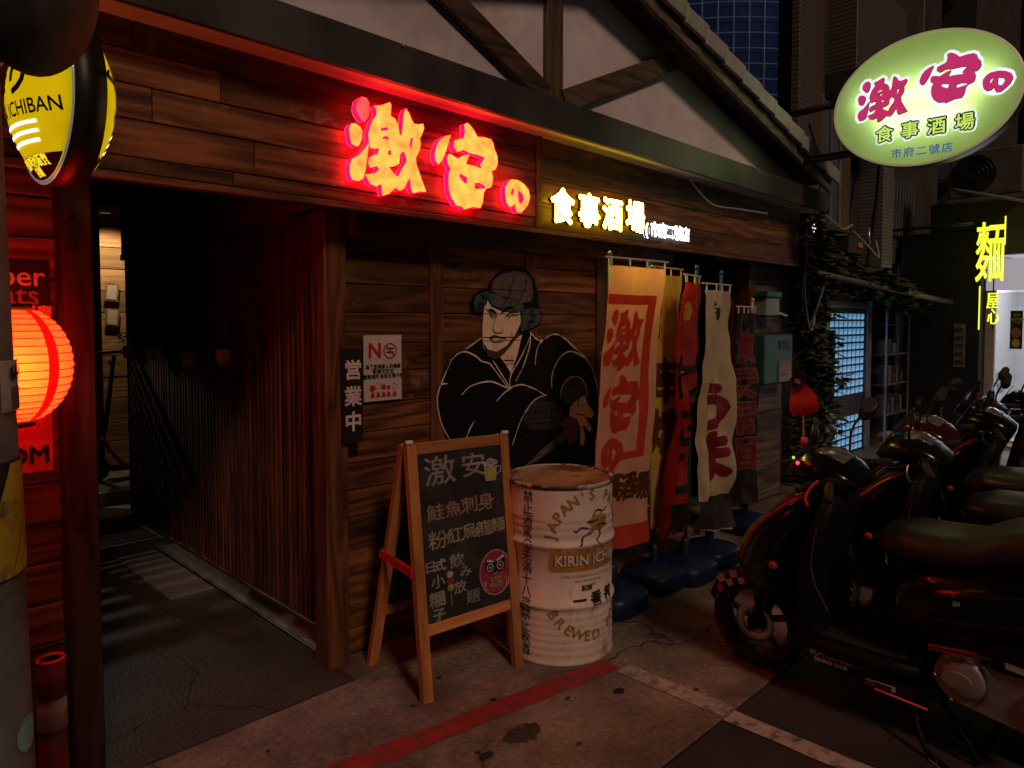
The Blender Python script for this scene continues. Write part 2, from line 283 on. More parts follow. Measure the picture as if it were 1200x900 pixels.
MURAL = {"robe":[[2.713,1.558],[2.593,1.496],[2.519,1.473],[2.462,1.413],[2.422,1.34],[2.398,1.28],[2.39,1.195],[2.42,1.105],[2.46,1.026],[2.484,0.996],[2.533,0.878],[2.515,0.753],[2.355,0.593],[2.276,0.363],[2.415,0.139],[3.018,0.182],[3.718,0.324],[3.777,0.704],[3.791,1.014],[3.773,1.14],[3.73,1.327],[3.638,1.422],[3.522,1.486],[3.41,1.554],[3.312,1.572],[3.197,1.536],[3.116,1.586],[3.037,1.587],[2.884,1.461]],"face":[[2.74,1.752],[2.762,1.772],[2.794,1.734],[2.885,1.708],[2.96,1.702],[3.027,1.71],[3.033,1.635],[2.988,1.553],[2.941,1.507],[2.884,1.461],[2.829,1.434],[2.766,1.452],[2.731,1.499],[2.722,1.558],[2.722,1.635],[2.731,1.7]],"neck":[[2.884,1.461],[2.988,1.553],[3.046,1.573],[3.008,1.458],[2.95,1.344],[2.912,1.393],[2.862,1.442]],"helmet":[[2.79,1.832],[2.803,1.884],[2.866,1.926],[2.979,1.951],[3.076,1.943],[3.125,1.897],[3.139,1.829],[3.125,1.773],[3.046,1.764],[2.903,1.795],[2.821,1.813]],"brim":[[2.762,1.818],[2.83,1.806],[2.903,1.788],[3.046,1.764],[3.066,1.717],[3.017,1.71],[2.922,1.709],[2.848,1.728],[2.794,1.747],[2.767,1.779]],"ear1":[[2.654,1.751],[2.662,1.789],[2.714,1.816],[2.767,1.824],[2.779,1.792],[2.74,1.746],[2.714,1.707],[2.671,1.713]],"ear2":[[3.046,1.71],[3.106,1.731],[3.186,1.729],[3.207,1.683],[3.187,1.634],[3.116,1.609],[3.037,1.594],[3.027,1.635]],"mesh1":[[3.096,1.135],[3.177,1.178],[3.346,1.143],[3.412,1.064],[3.379,0.965],[3.117,0.986],[3.057,1.055]],"mesh2":[[3.4,1.197],[3.433,1.254],[3.523,1.285],[3.616,1.257],[3.664,1.179],[3.547,1.127],[3.456,1.119]],"hand":[[3.49,1.102],[3.558,1.141],[3.57,1.125],[3.588,1.154],[3.64,1.162],[3.664,1.102],[3.732,1.035],[3.713,1.006],[3.641,1.021],[3.709,0.937],[3.69,0.913],[3.618,0.97],[3.642,0.876],[3.623,0.829],[3.59,0.844],[3.594,0.942],[3.559,1.013],[3.479,1.043]],"guard":[[3.39,0.993],[3.434,1.033],[3.524,1.039],[3.571,0.99],[3.571,0.899],[3.525,0.852],[3.469,0.851],[3.48,0.925]],"blade":[[3.457,0.964],[3.491,0.908],[3.261,0.819],[3.158,0.784],[3.077,0.774],[3.219,0.854]],"outline":[[2.637,1.744],[2.65,1.799],[2.709,1.829],[2.762,1.831],[2.776,1.877],[2.839,1.932],[2.96,1.968],[3.036,1.975],[3.095,1.958],[3.151,1.912],[3.186,1.83],[3.197,1.739],[3.223,1.69],[3.201,1.627],[3.126,1.596],[3.041,1.577],[3.008,1.635],[2.885,1.702],[2.762,1.759],[2.723,1.694],[2.662,1.697]],"beard":[[2.731,1.531],[2.761,1.492],[2.829,1.476],[2.912,1.508],[2.979,1.567],[3.027,1.635],[3.027,1.621],[2.994,1.551],[2.944,1.504],[2.888,1.459],[2.829,1.431],[2.766,1.45],[2.734,1.495]],"moustache":[[2.775,1.557],[2.811,1.576],[2.848,1.566],[2.903,1.557],[2.912,1.544],[2.857,1.553],[2.811,1.556],[2.784,1.541]],"white":[[[2.713,1.558],[2.593,1.496]],[[2.494,1.443],[2.535,1.473],[2.593,1.483],[2.67,1.455],[2.713,1.425],[2.766,1.413],[2.802,1.385],[2.922,1.261]],[[2.802,1.425],[2.931,1.271]],[[3.116,1.586],[3.106,1.496],[3.047,1.374],[2.988,1.295]],[[3.126,1.579],[3.037,1.443],[2.95,1.338],[2.937,1.264]],[[2.494,1.449],[2.438,1.352],[2.406,1.292],[2.39,1.219],[2.42,1.093],[2.484,0.996]],[[2.406,1.302],[2.425,1.313],[2.461,1.313]],[[2.564,1.243],[2.618,1.284],[2.713,1.304],[2.802,1.302],[2.922,1.261],[3.017,1.272],[3.086,1.261],[3.177,1.227],[3.26,1.186]],[[2.829,1.187],[2.894,1.233],[2.969,1.262]],[[2.591,0.988],[2.626,1.052],[2.665,1.096]],[[3.156,1.383],[3.166,1.452],[3.197,1.515],[3.312,1.57],[3.41,1.554],[3.522,1.486],[3.638,1.415],[3.723,1.328],[3.748,1.234]],[[3.309,1.232],[3.313,1.318],[3.367,1.403],[3.454,1.455],[3.545,1.448],[3.662,1.391],[3.735,1.296],[3.785,1.139],[3.786,1.015]],[[3.389,1.169],[3.4,1.219],[3.444,1.268],[3.523,1.293],[3.604,1.273],[3.652,1.21],[3.664,1.148]],[[2.96,0.914],[3.018,1.031],[3.077,1.109],[3.157,1.172],[3.26,1.193]],[[3.116,1.586],[3.197,1.533],[3.312,1.57]]],"black":[[[2.74,1.726],[2.812,1.685],[2.839,1.685]],[[2.83,1.685],[2.808,1.635],[2.802,1.602],[2.829,1.585],[2.875,1.588],[2.881,1.615]],[[2.894,1.675],[2.941,1.702],[3.017,1.705]],[[2.767,1.701],[2.793,1.675],[2.815,1.672]],[[2.913,1.655],[2.95,1.686],[3.008,1.686]],[[2.722,1.562],[3.017,1.557]],[[2.784,1.543],[2.82,1.53],[2.875,1.539]],[[2.863,1.725],[2.941,1.823],[2.969,1.938]],[[2.979,1.716],[3.066,1.854],[3.076,1.936]],[[2.884,1.424],[2.975,1.421]],[[3.558,1.126],[3.57,1.095]],[[3.606,1.032],[3.547,1.052]],[[3.524,1.054],[3.641,1.028]]]}
# ---------------------------------------------------------------- palette
WOODX = wood('cedar_planks', (.105, .036, .0115), (.235, .095, .031), 0, worn=(.32, .17, .075))
WOODZ = wood('cedar_posts', (.08, .030, .011), (.15, .062, .023), 2)
WOODY = wood('cedar_beams', (.13, .06, .028), (.22, .11, .055), 1)
WOODL = wood('lattice_wood', (.085, .028, .013), (.155, .052, .024), 2, bump=.2)
PINE = wood('pine_planks', (.50, .31, .15), (.62, .42, .22), 0, dark=.6)
FRAMEW = wood('orange_pine', (.42, .17, .05), (.55, .25, .08), 2, rough=.4, dark=.7, freq=5)
TRUSS = wood('truss_timber', (.075, .046, .03), (.13, .085, .055), 0)
PLASTER = mat('plaster', (.78, .75, .79), .9, var=.12, scale=3, bump=.1, dirt=(.55, .51, .52), dscale=1.2)
FASCIA = mat('fascia_metal', (.10, .097, .097), .42, .35, var=.3, scale=2.5, stretch=(1, 1, .4), dirt=(.05, .045, .042), dscale=2)
BLACK = mat('black_paint', (.012, .012, .013), .45)
MATTEBLK = mat('matte_black', (.015, .014, .014), .8)
RUBBER = mat('rubber', (.018, .018, .018), .75, bump=.2, scale=60)
STEEL = mat('steel', (.45, .45, .46), .35, .9, var=.15)
WHITE = mat('white_paint', (.75, .74, .72), .5, var=.06)
REDP = mat('red_plastic', (.65, .03, .02), .4, var=.1)
TILEM = mat('roof_tile_glaze', (.42, .46, .43), .4, .1, var=.2)

def ground_mat(name, c1, c2, crack, grain, rough=.85, stain=(.05, .04, .035), crackscale=.55, wet=0):
    m = bpy.data.materials.new(name); MATS[name] = m; nt, p = nodes_of(m); L = nt.links.new; N = nt.nodes.new
    tc = N('ShaderNodeTexCoord')
    a = N('ShaderNodeTexNoise'); a.inputs['Scale'].default_value = 1.7; a.inputs['Detail'].default_value = 9; a.inputs['Roughness'].default_value = .62; L(tc.outputs['Object'], a.inputs['Vector'])
    g = N('ShaderNodeTexNoise'); g.inputs['Scale'].default_value = grain; g.inputs['Detail'].default_value = 4; L(tc.outputs['Object'], g.inputs['Vector'])
    rp = N('ShaderNodeValToRGB'); e = rp.color_ramp.elements; e[0].position = .38; e[1].position = .62; e[0].color = (*c1, 1); e[1].color = (*c2, 1); L(a.outputs['Fac'], rp.inputs[0])
    gm = N('ShaderNodeMapRange'); gm.inputs[1].default_value = .3; gm.inputs[2].default_value = .7; gm.inputs[3].default_value = .74; gm.inputs[4].default_value = 1.22; L(g.outputs['Fac'], gm.inputs[0])
    hs = N('ShaderNodeHueSaturation'); L(rp.outputs[0], hs.inputs['Color']); L(gm.outputs[0], hs.inputs['Value'])
    sp = N('ShaderNodeTexVoronoi'); sp.inputs['Scale'].default_value = grain * 2.2; L(tc.outputs['Object'], sp.inputs['Vector'])
    sr = N('ShaderNodeMapRange'); sr.inputs[1].default_value = .12; sr.inputs[2].default_value = .3; sr.inputs[3].default_value = 1.6; sr.inputs[4].default_value = .88; L(sp.outputs['Distance'], sr.inputs[0])
    h2 = N('ShaderNodeHueSaturation'); L(hs.outputs[0], h2.inputs['Color']); L(sr.outputs[0], h2.inputs['Value']); hs = h2
    # cracks: warped voronoi borders, broken up by noise
    w = N('ShaderNodeTexNoise'); w.inputs['Scale'].default_value = 4; w.inputs['Detail'].default_value = 5; L(tc.outputs['Object'], w.inputs['Vector'])
    sc = N('ShaderNodeVectorMath'); sc.operation = 'SCALE'; sc.inputs['Scale'].default_value = .35; L(w.outputs['Color'], sc.inputs[0])
    av = N('ShaderNodeVectorMath'); L(tc.outputs['Object'], av.inputs[0]); L(sc.outputs[0], av.inputs[1])
    v = N('ShaderNodeTexVoronoi'); v.feature = 'DISTANCE_TO_EDGE'; v.inputs['Scale'].default_value = crackscale; L(av.outputs[0], v.inputs['Vector'])
    cr = N('ShaderNodeMapRange'); cr.inputs[1].default_value = 0; cr.inputs[2].default_value = .009; cr.inputs[3].default_value = crack; cr.inputs[4].default_value = 0; L(v.outputs['Distance'], cr.inputs[0])
    b = N('ShaderNodeTexNoise'); b.inputs['Scale'].default_value = 1.1; L(tc.outputs['Object'], b.inputs['Vector'])
    bb = N('ShaderNodeMapRange'); bb.inputs[1].default_value = .42; bb.inputs[2].default_value = .50; L(b.outputs['Fac'], bb.inputs[0])
    cm = N('ShaderNodeMath'); cm.operation = 'MULTIPLY'; L(cr.outputs[0], cm.inputs[0]); L(bb.outputs[0], cm.inputs[1])
    mx = N('ShaderNodeMix'); mx.data_type = 'RGBA'; L(cm.outputs[0], mx.inputs[0]); L(hs.outputs[0], mx.inputs[6]); mx.inputs[7].default_value = (.02, .017, .015, 1)
    s = N('ShaderNodeTexNoise'); s.inputs['Scale'].default_value = 2.6; s.inputs['Detail'].default_value = 7; L(av.outputs[0], s.inputs['Vector'])
    sm = N('ShaderNodeMapRange'); sm.inputs[1].default_value = .52; sm.inputs[2].default_value = .70; sm.inputs[4].default_value = .75; L(s.outputs['Fac'], sm.inputs[0])
    m2 = N('ShaderNodeMix'); m2.data_type = 'RGBA'; L(sm.outputs[0], m2.inputs[0]); L(mx.outputs[2], m2.inputs[6]); m2.inputs[7].default_value = (*stain, 1)
    L(m2.outputs[2], p.inputs['Base Color'])
    rr = N('ShaderNodeMapRange'); rr.inputs[3].default_value = rough - .18 - wet; rr.inputs[4].default_value = rough; L(a.outputs['Fac'], rr.inputs[0]); L(rr.outputs[0], p.inputs['Roughness'])
    sb = N('ShaderNodeMath'); sb.operation = 'SUBTRACT'; L(g.outputs['Fac'], sb.inputs[0]); L(cm.outputs[0], sb.inputs[1])
    bp = N('ShaderNodeBump'); bp.inputs['Strength'].default_value = .9; bp.inputs['Distance'].default_value = .008; L(sb.outputs[0], bp.inputs['Height']); L(bp.outputs[0], p.inputs['Normal'])
    return m
ASPHALT = ground_mat('asphalt', (.035, .033, .033), (.06, .056, .054), .5, 120, .8)
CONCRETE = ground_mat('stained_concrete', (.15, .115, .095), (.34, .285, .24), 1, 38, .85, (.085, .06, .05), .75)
PEBBLE = ground_mat('washed_pebble_floor', (.035, .026, .021), (.085, .064, .048), .6, 60, .7, (.05, .04, .035))
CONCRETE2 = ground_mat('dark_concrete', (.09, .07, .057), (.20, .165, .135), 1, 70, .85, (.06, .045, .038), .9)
def worn_paint(name, col, under, lo, hi):
    return mat(name, col, .75, var=.15, scale=14, dirt=under, dscale=16, dlim=(lo, hi), bump=.15)
WHITELINE = worn_paint('worn_white_paint', (.46, .42, .37), (.13, .11, .09), .5, .62)
REDLINE = worn_paint('worn_red_paint', (.34, .028, .030), (.13, .055, .045), .47, .62)

def sheet(pts, z):
    bm = bmesh.new(); vs = [bm.verts.new((x, y, z)) for x, y in pts]; f = bm.faces.new(vs)
    bm.normal_update()
    if f.normal.z < 0: f.normal_flip()
    return me_from(bm)

# ---------------------------------------------------------------- ground
ground = struct(add('ground', sheet([(-150, -150), (250, -150), (250, 250), (-150, 250)], -.014), ASPHALT))
apron = struct(add('pavement', box((-6, 1.43, -.05), (16, 3.3, -.010), 0), MATTEBLK))
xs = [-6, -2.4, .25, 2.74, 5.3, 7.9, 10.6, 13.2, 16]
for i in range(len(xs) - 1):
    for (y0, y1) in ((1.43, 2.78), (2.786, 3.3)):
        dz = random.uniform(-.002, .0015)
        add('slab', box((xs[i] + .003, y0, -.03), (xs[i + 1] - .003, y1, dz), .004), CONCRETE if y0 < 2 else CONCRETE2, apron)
def line(name, a, b, w, m, z=.004, n=14, parent=None):
    a, b = Vector(a), Vector(b); d = (b - a).normalized(); s = Vector((-d.y, d.x)); l, r = [], []
    for i in range(n + 1):
        p = a.lerp(b, i / n); l.append(p + s * (w / 2 + random.uniform(-.004, .004))); r.append(p - s * (w / 2 + random.uniform(-.004, .004)))
    return add(name, sheet([(q.x, q.y) for q in l + r[::-1]], z), m, parent)
line('red_line', (.1, 2.42), (2.70, 2.035), .115, REDLINE, parent=apron)
line('white_line', (2.70, 1.97), (2.71, 1.434), .10, worn_paint('very_worn_white_paint', (.46, .41, .36), (.20, .165, .14), .47, .62), parent=apron)
line('white_line', (2.71, 1.428), (2.75, -2.2), .10, WHITELINE, z=-.009, n=30, parent=ground)
DARKSPOT = mat('oil_stain', (.045, .038, .034), .6, var=.3, scale=40, dirt=(.12, .10, .085), dscale=45, dlim=(.55, .62))
def blot(x, y, rx, ry, m, name, z=.0035):
    return add(name, sheet([(x + rx * (1 + random.uniform(-.13, .13) + .12 * math.sin(2 * a + x)) * math.cos(a), y + ry * (1 + random.uniform(-.13, .13) + .12 * math.sin(3 * a)) * math.sin(a)) for a in [k * 2 * math.pi / 54 for k in range(54)]], z), m, apron)
blot(1.985, 1.935, .08, .055, DARKSPOT, 'oil_stain'); blot(2.52, 1.86, .028, .022, MATTEBLK, 'drain_hole'); blot(1.78, 1.93, .03, .02, MATTEBLK, 'drain_hole')
blot(2.31, 1.98, .014, .008, MATTEBLK, 'drain_hole')
for k in range(26): r_ = random.uniform(.006, .016); blot(random.uniform(1.2, 4.2), random.uniform(1.5, 2.75), r_, r_ * random.uniform(.7, 1), DARKSPOT if k % 3 else MATTEBLK, 'gum_spot', .003)
pf = struct(add('passage_floor', box((.60, 2.784, -.02), (1.74, 5.46, .004), 0), PEBBLE))
STEPM = mat('step_concrete', (.27, .245, .225), .85, var=.25, scale=6, bump=.25, dirt=(.12, .10, .09))
steps = struct(add('steps', box((.60, 5.46, -.02), (2.6, 5.85, .07), .006), STEPM))
for y0, y1, z in ((5.85, 6.25, .18), (6.25, 9.0, .29)):
    add('step', box((.60, y0, -.02), (3.4, y1, z), .006), STEPM, steps)
st = add('stone_border', box((1.47, 4.35, 0), (1.73, 5.42, .012), .004), mat('pale_pebble', (.17, .15, .135), .85, var=.5, scale=90, bump=.5), steps)

# ---------------------------------------------------------------- the tavern building
bld = thing('tavern_building', 'timber tavern with red lit lettering, plank walls and white plaster gable', 'building', (3.3, 3, 0))
def plank_wall(name, x0, x1, zs, y, m, parent=bld, th=.02, jit=.0022, gap=.004):
    back = add(name, box((x0 - .005, y + th + .002, zs[0] - .01), (x1 + .005, y + th + .05, zs[-1] + .01), 0), MATTEBLK, parent)
    for a, b in zip(zs, zs[1:]):
        d = random.uniform(-.004, .003)
        add('plank', box((x0, y + d, a + gap / 2), (x1, y + th, b - gap / 2), .0025, jit), m, back)
    return back
ZS = [.015, .13, .265, .40, .545, .69, .82, .955, 1.1, 1.24, 1.40, 1.54, 1.694, 1.836, 1.983, 2.16]
stiles = [(1.70, 1.812), (2.357, 2.445), (3.08, 3.186), (3.773, 3.866), (4.42, 4.51)]
NAILM = lathe([(0, -.0025), (.0045, -.002), (.0055, .002)], 8, 'Y'); NAILC = mat('nail_steel', (.16, .14, .13), .5, .7)
for (a0, a1), (b0, b1) in zip(stiles, stiles[1:]):
    pw = plank_wall('wall_panel', a1, b0, ZS, 3.0, WOODX)
    for za, zb in zip(ZS, ZS[1:]):
        for x in (a1 + .025, b0 - .025): add('nail', NAILM, NAILC, pw, loc=(x + random.uniform(-.006, .006), 2.9945, (za + zb) / 2 + random.uniform(-.03, .03)))
for i, (a, b) in enumerate(stiles[1:]): add('stile', box((a, 2.985, .01), (b, 3.06, 2.17), .004, .001), WOODZ, bld)
add('corner_post', box((1.695, 2.93, .0), (1.81, 3.06, 2.17), .006, .002), WOODZ, bld)
# dark doorway behind the banners and the pier beyond it
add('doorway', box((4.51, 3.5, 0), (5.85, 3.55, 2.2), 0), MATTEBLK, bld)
add('door_post', box((5.82, 2.93, .0), (5.95, 3.2, 2.17), .005, .001), WOODZ, bld)
plank_wall('pier', 5.95, 6.55, ZS, 2.96, wood('weathered_planks', (.085, .06, .045), (.15, .11, .085), 0), gap=.006)
add('pier_return', box((6.55, 2.97, 0), (6.6, 6, 2.8), 0), MATTEBLK, bld)
# wall beside the pole, lit by the lantern
ZL = [0.0] + [.06 + .145 * k for k in range(16)]
plank_wall('wall_panel', -1.6, .63, ZL, 2.95, WOODX, gap=.006, jit=.003)
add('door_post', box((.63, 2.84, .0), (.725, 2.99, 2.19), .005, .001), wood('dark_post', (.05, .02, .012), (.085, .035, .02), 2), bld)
for z in (.92, 1.9): add('hinge', box((.645, 2.832, z), (.675, 2.842, z + .11), .002), MATTEBLK, bld)
# sign band
band = add('sign_band', box((-1.6, 2.79, 2.175), (6.45, 2.95, 2.84), 0), MATTEBLK, bld)
for z0, z1 in ((2.18, 2.237), (2.237, 2.37), (2.37, 2.493), (2.493, 2.612), (2.612, 2.745), (2.745, 2.84)):
    cuts = [-1.6, random.uniform(.7, 1.3), 2.93]
    for a, b in zip(cuts, cuts[1:]):
        d = random.uniform(0, .003); add('plank', box((a + .002, 2.76 + d, z0 + .002), (b - .002, 2.788, z1 - .002), .003, .001), WOODX, band)
for z0, z1 in ((2.18, 2.33), (2.33, 2.47), (2.47, 2.60), (2.60, 2.75), (2.75, 2.84)):
    d = random.uniform(0, .003); add('plank', box((2.975, 2.768 + d, z0 + .002), (6.45, 2.788, z1 - .002), .003, .001), WOODX, band)
add('trim', box((2.932, 2.752, 2.18), (2.972, 2.787, 2.84), .003), WOODZ, band)
add('bottom_rail', box((-1.6, 2.752, 2.15), (6.45, 2.79, 2.178), .003), WOODX, band)
add('lintel', box((1.70, 2.80, 2.165), (6.5, 3.3, 2.174), 0), MATTEBLK, bld)
add('lintel_beam', box((1.82, 2.86, 2.06), (4.5, 2.98, 2.164), .004), WOODX, bld)
# awning
def slanted_x(x0, x1, y0, y1, za0, za1, h):
    bm = bmesh.new(); vs = [bm.verts.new((x, y, (za0 if x == x0 else za1) + dz)) for x in (x0, x1) for y in (y0, y1) for dz in (0, h)]
    for f in ((0, 1, 3, 2), (4, 6, 7, 5), (0, 4, 5, 1), (2, 3, 7, 6), (0, 2, 6, 4), (1, 5, 7, 3)): bm.faces.new([vs[i] for i in f])
    bmesh.ops.recalc_face_normals(bm, faces=bm.faces[:]); return me_from(bm)
awz = lambda x: 2.722 - .011 * x
aw = add('awning', slanted_x(-1.6, 6.6, 2.63, 2.80, awz(-1.6) + .004, awz(6.6) + .004, .02), mat('soffit_paint', (.62, .60, .58), .5, var=.1), bld)
fx = [-1.6, .55, 2.6, 4.65, 6.62]
for a, b in zip(fx, fx[1:]): add('fascia_sheet', slanted_x(a + .001, b - .001, 2.60 + random.uniform(-.002, .002), 2.63, awz(a), awz(b), .175), FASCIA, aw)
add('top_sheet', slanted_x(-1.6, 6.62, 2.63, 3.06, awz(-1.6) + .15, awz(6.6) + .15, .022), FASCIA, aw)
add('end_cap', box((6.60, 2.632, awz(6.6) + .025), (6.625, 2.98, awz(6.6) + .145), .002), FASCIA, aw)
for x in (1.9, 3.1, 4.0, 5.2): add('screw', lathe([(0, -.004), (.006, -.004), (.006, .004), (0, .004)], 8, 'Y', (x, 2.594, awz(x) + .165)), STEEL, aw)
# gable
AX, AZ, EX, EZ = 3.33, 3.735, 6.55, 2.87
sl = (AZ - EZ) / (EX - AX)
gw = add('gable_wall', moved(flat2d([[(.1, 2.86), (6.5, 2.86), (6.5, EZ + .04), (AX, AZ + .03), (.1, EZ + .06)]], .06), wallm(0, 2.84, 0)), PLASTER, bld)
add('king_post', box((3.04, 2.775, 2.87), (3.18, 2.808, AZ - .07), .004), wood('truss_timber_upright', (.075, .046, .03), (.13, .085, .055), 2), gw)
add('brace', obox((2.146, 2.785, 3.343), (3.036, 2.785, 2.942), .045, .126, (0, 0, 1)), TRUSS, gw)
add('brace', obox((4.36, 2.785, 3.475), (3.184, 2.785, 2.942), .045, .126, (0, 0, 1)), TRUSS, gw)
roof = add('roof', join([slanted_x(AX, 6.72, 2.64, 8, AZ + .10, AZ + .10 - sl * (6.72 - AX), .03), slanted_x(-.06, AX, 2.64, 8, AZ + .10 - sl * (AX + .06), AZ + .10, .03)]), wood('soffit_boards', (.07, .045, .035), (.11, .075, .055), 1), bld)
for s in (1, -1):
    x1 = AX + s * 3.37
    add('barge_board', moved(flat2d([[(AX, AZ), (x1, AZ - sl * 3.37), (x1, AZ - sl * 3.37 + .125), (AX, AZ + .125)]], .035), wallm(0, 2.605, 0)), wood('barge_timber%d' % s, (.15, .12, .085), (.26, .215, .155), 0, worn=(.36, .33, .26)), roof)
tl = flat2d([[(0, 0), (.285, 0), (.285, .45), (.25, .475), (.035, .475), (0, .45)]], .016)
for row in range(13):
    for colm in range(3):
        d = .02 + row * .262; x = AX + d; z = AZ + .158 - sl * d
        o = add('roof_tile', tl, TILEM, roof, loc=(x, 2.575 + colm * .44, z + .012), rot=(0, math.atan(sl) - .055, 0))
rake = box((0, -.035, -.085), (.285, .0, .03), .004, .001)
for row in range(13):
    d = .02 + row * .262; add('rake_tile', rake, TILEM, roof, loc=(AX + d, 2.572, AZ + .150 - sl * d + .018), rot=(0, math.atan(sl) - .075, 0))
# passage: lattice wall, upper wall, ceiling
lat = add('lattice_wall', box((1.772, 3.07, .156), (1.80, 6.06, 2.13), 0), mat('lattice_back', (.05, .02, .012), .8), bld)
slat = box((-.012, -.0175, .156), (.012, .0175, 2.125), .003)
for i in range(58): add('slat', slat, WOODL, lat, loc=(1.757 + random.uniform(-.002, .002), 3.10 + i * .0505, 0))
add('top_rail', box((1.735, 3.06, 2.125), (1.80, 6.07, 2.17), .004), WOODY, lat); add('bottom_rail', box((1.735, 3.06, .128), (1.80, 6.07, .155), .004), WOODY, lat)
add('glass_pane', box((1.765, 3.08, .012), (1.772, 6.05, .127), 0), glass('clear_glass'), lat)
add('glass_rail', box((1.745, 3.06, .006), (1.79, 6.06, .014), .002), STEEL, lat)
add('upper_wall', box((1.745, 3.07, 2.17), (1.80, 6.07, 2.95), 0), wood('upper_wall_board', (.30, .11, .075), (.38, .15, .10), 1, bump=.1), bld)
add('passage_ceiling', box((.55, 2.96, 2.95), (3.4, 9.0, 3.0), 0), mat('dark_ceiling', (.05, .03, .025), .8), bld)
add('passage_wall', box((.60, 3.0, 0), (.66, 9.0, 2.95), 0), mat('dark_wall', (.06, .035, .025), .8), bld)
# dining room seen under the lattice
add('room_floor', box((1.80, 3.07, -.01), (3.9, 6.07, .004), 0), mat('room_tiles', (.42, .38, .34), .35, var=.12, scale=5), bld)
add('room_back_wall', box((1.80, 6.08, 0), (3.9, 6.12, 2.95), 0), mat('room_wall', (.3, .2, .13), .8), bld)
add('room_side_wall', box((3.9, 3.12, 0), (3.94, 6.12, 2.95), 0), MATS['room_wall'], bld)
# back of the passage
bw = plank_wall('pine_wall', 1.2, 3.4, [.29 + .207 * k for k in range(13)], 7.55, PINE, gap=.008)
dd = add('passage_door', box((.66, 7.0, .29), (1.84, 7.05, 2.95), 0), MATTEBLK, bld)
for k in range(7): add('board', box((.68 + k * .166, 6.975, .30), (.84 + k * .166, 6.998, 2.9), .004), WOODL, dd)
# ---------------------------------------------------------------- illuminated lettering on the sign band
SIGNRED = mat('sign_return_red', (.22, .01, .01), .4, emit=(1, .001, .02), estr=6.0); SIGNRED.cycles.emission_sampling = 'AUTO'
FACE_R = glow('red_letter_face', (1, .049, .0075), 11, .38); BACK_R = glow('red_letter_halo', (1, .008, .025), 12.0); DIM_R = glow('failing_letter_face', (1, .085, .075), 1.0, .5)
FACE_Y = glow('yellow_letter_face', (1, .68, .05), 26); BACK_Y = glow('yellow_letter_halo', (1, .74, .01), 4.5)
FACE_W = glow('white_letter_face', (.82, .92, 1), 5); BACK_W = glow('white_letter_halo', (.9, .95, 1), 3)
DARKRET = mat('sign_return_dark', (.10, .07, .01), .4); GREYRET = mat('sign_return_grey', (.2, .2, .22), .4)
def letter(parent, polys, ret, face, back, yf=2.70, th=.032, name='character'):
    b = add(name, moved(flat2d(polys, th), wallm(0, yf + th / 2, 0)), ret, parent)
    add('face', moved(flat2d(polys), wallm(0, yf - .0012, 0)), face, b)
    add('halo', moved(flat2d(polys), wallm(0, yf + th + .004, 0)), back, b)
    return b
red_sign = thing('lit_sign', 'large red glowing brush characters on plank band above the entrance', 'sign', (2.2, 2.7, 2.2))
letter(red_sign, GLYPH['geki'][1:], SIGNRED, FACE_R, BACK_R)
letter(red_sign, GLYPH['geki'][:1], SIGNRED, DIM_R, DIM_R, name='failing_stroke')
letter(red_sign, GLYPH['an'], SIGNRED, FACE_R, BACK_R); letter(red_sign, GLYPH['no'], SIGNRED, FACE_R, BACK_R)
def font_letter(parent, ch, x, z, size, bold, ret, face, back, yf, th=.025):
    b = add('character', moved(text(ch, size, th, bold=bold), wallm(x, yf + th / 2, z)), ret, parent)
    add('face', moved(text(ch, size, 0, bold=bold), wallm(x, yf - .002, z)), face, b)
    add('halo', moved(text(ch, size, 0), wallm(x, yf + th + .004, z)), back, b)
ysign = thing('lit_sign', 'yellow glowing characters between red and white lettering above the mural', 'sign', (3.45, 2.7, 2.2))
for ch, x, z in zip('食事酒場', (3.09, 3.33, 3.56, 3.80), (2.296, 2.296, 2.30, 2.31)): font_letter(ysign, ch, x, z, .205, .008, DARKRET, FACE_Y, BACK_Y, 2.70)
wsign = thing('lit_sign', 'small white glowing characters at the right end of the lettering', 'sign', (4.2, 2.72, 2.2))
for k, ch in enumerate('(市府二號店'): font_letter(wsign, ch, 3.96 + k * .097, 2.262, .105, .0035, GREYRET, FACE_W, BACK_W, 2.725, .015)

# ---------------------------------------------------------------- oval blade sign
OX, OY, OZ, OA, OB = 6.0, 1.665, 3.325, .635, .485
oval = thing('oval_sign', 'oval green lightbox sign with magenta brush characters on wall brackets', 'sign', (OX, OY, OZ - OB))
shell = lathe([(1.0, 0), (1.012, .01), (1.012, .145), (.97, .155), (0, .155)], 64, 'X')
shell.transform(Matrix.Translation((OX, OY, OZ)) @ Matrix.Diagonal((1, OA, OB, 1))); add('case', shell, mat('sign_case', (.05, .06, .04), .35), oval)
fm = lathe([(0, 0), (.5, 0), (.985, 0)], 64, 'X'); fm.transform(Matrix.Translation((OX + .004, OY, OZ)) @ Matrix.Diagonal((1, OA, OB, 1)))
face = add('face', fm, paper('green_acrylic', (.54, .76, .26), .7, .58, (.50, .66, .14)), oval)
rimm = lathe([(.98, -.004), (1.014, -.004), (1.014, .012), (.98, .012)], 64, 'X'); rimm.transform(Matrix.Translation((OX, OY, OZ)) @ Matrix.Diagonal((1, OA, OB, 1)))
add('rim', rimm, mat('rim_cream', (.6, .58, .38), .4, emit=(.6, .58, .3), estr=.25), oval)
TUBE = glow('fluorescent_tube', (.93, 1, .9), 26)
for dz, hw in ((.06, .46), (-.13, .30)): add('fluorescent_tube', tube([(OX + .085, OY - hw, OZ + dz), (OX + .085, OY + hw, OZ + dz)], .013), TUBE, oval)
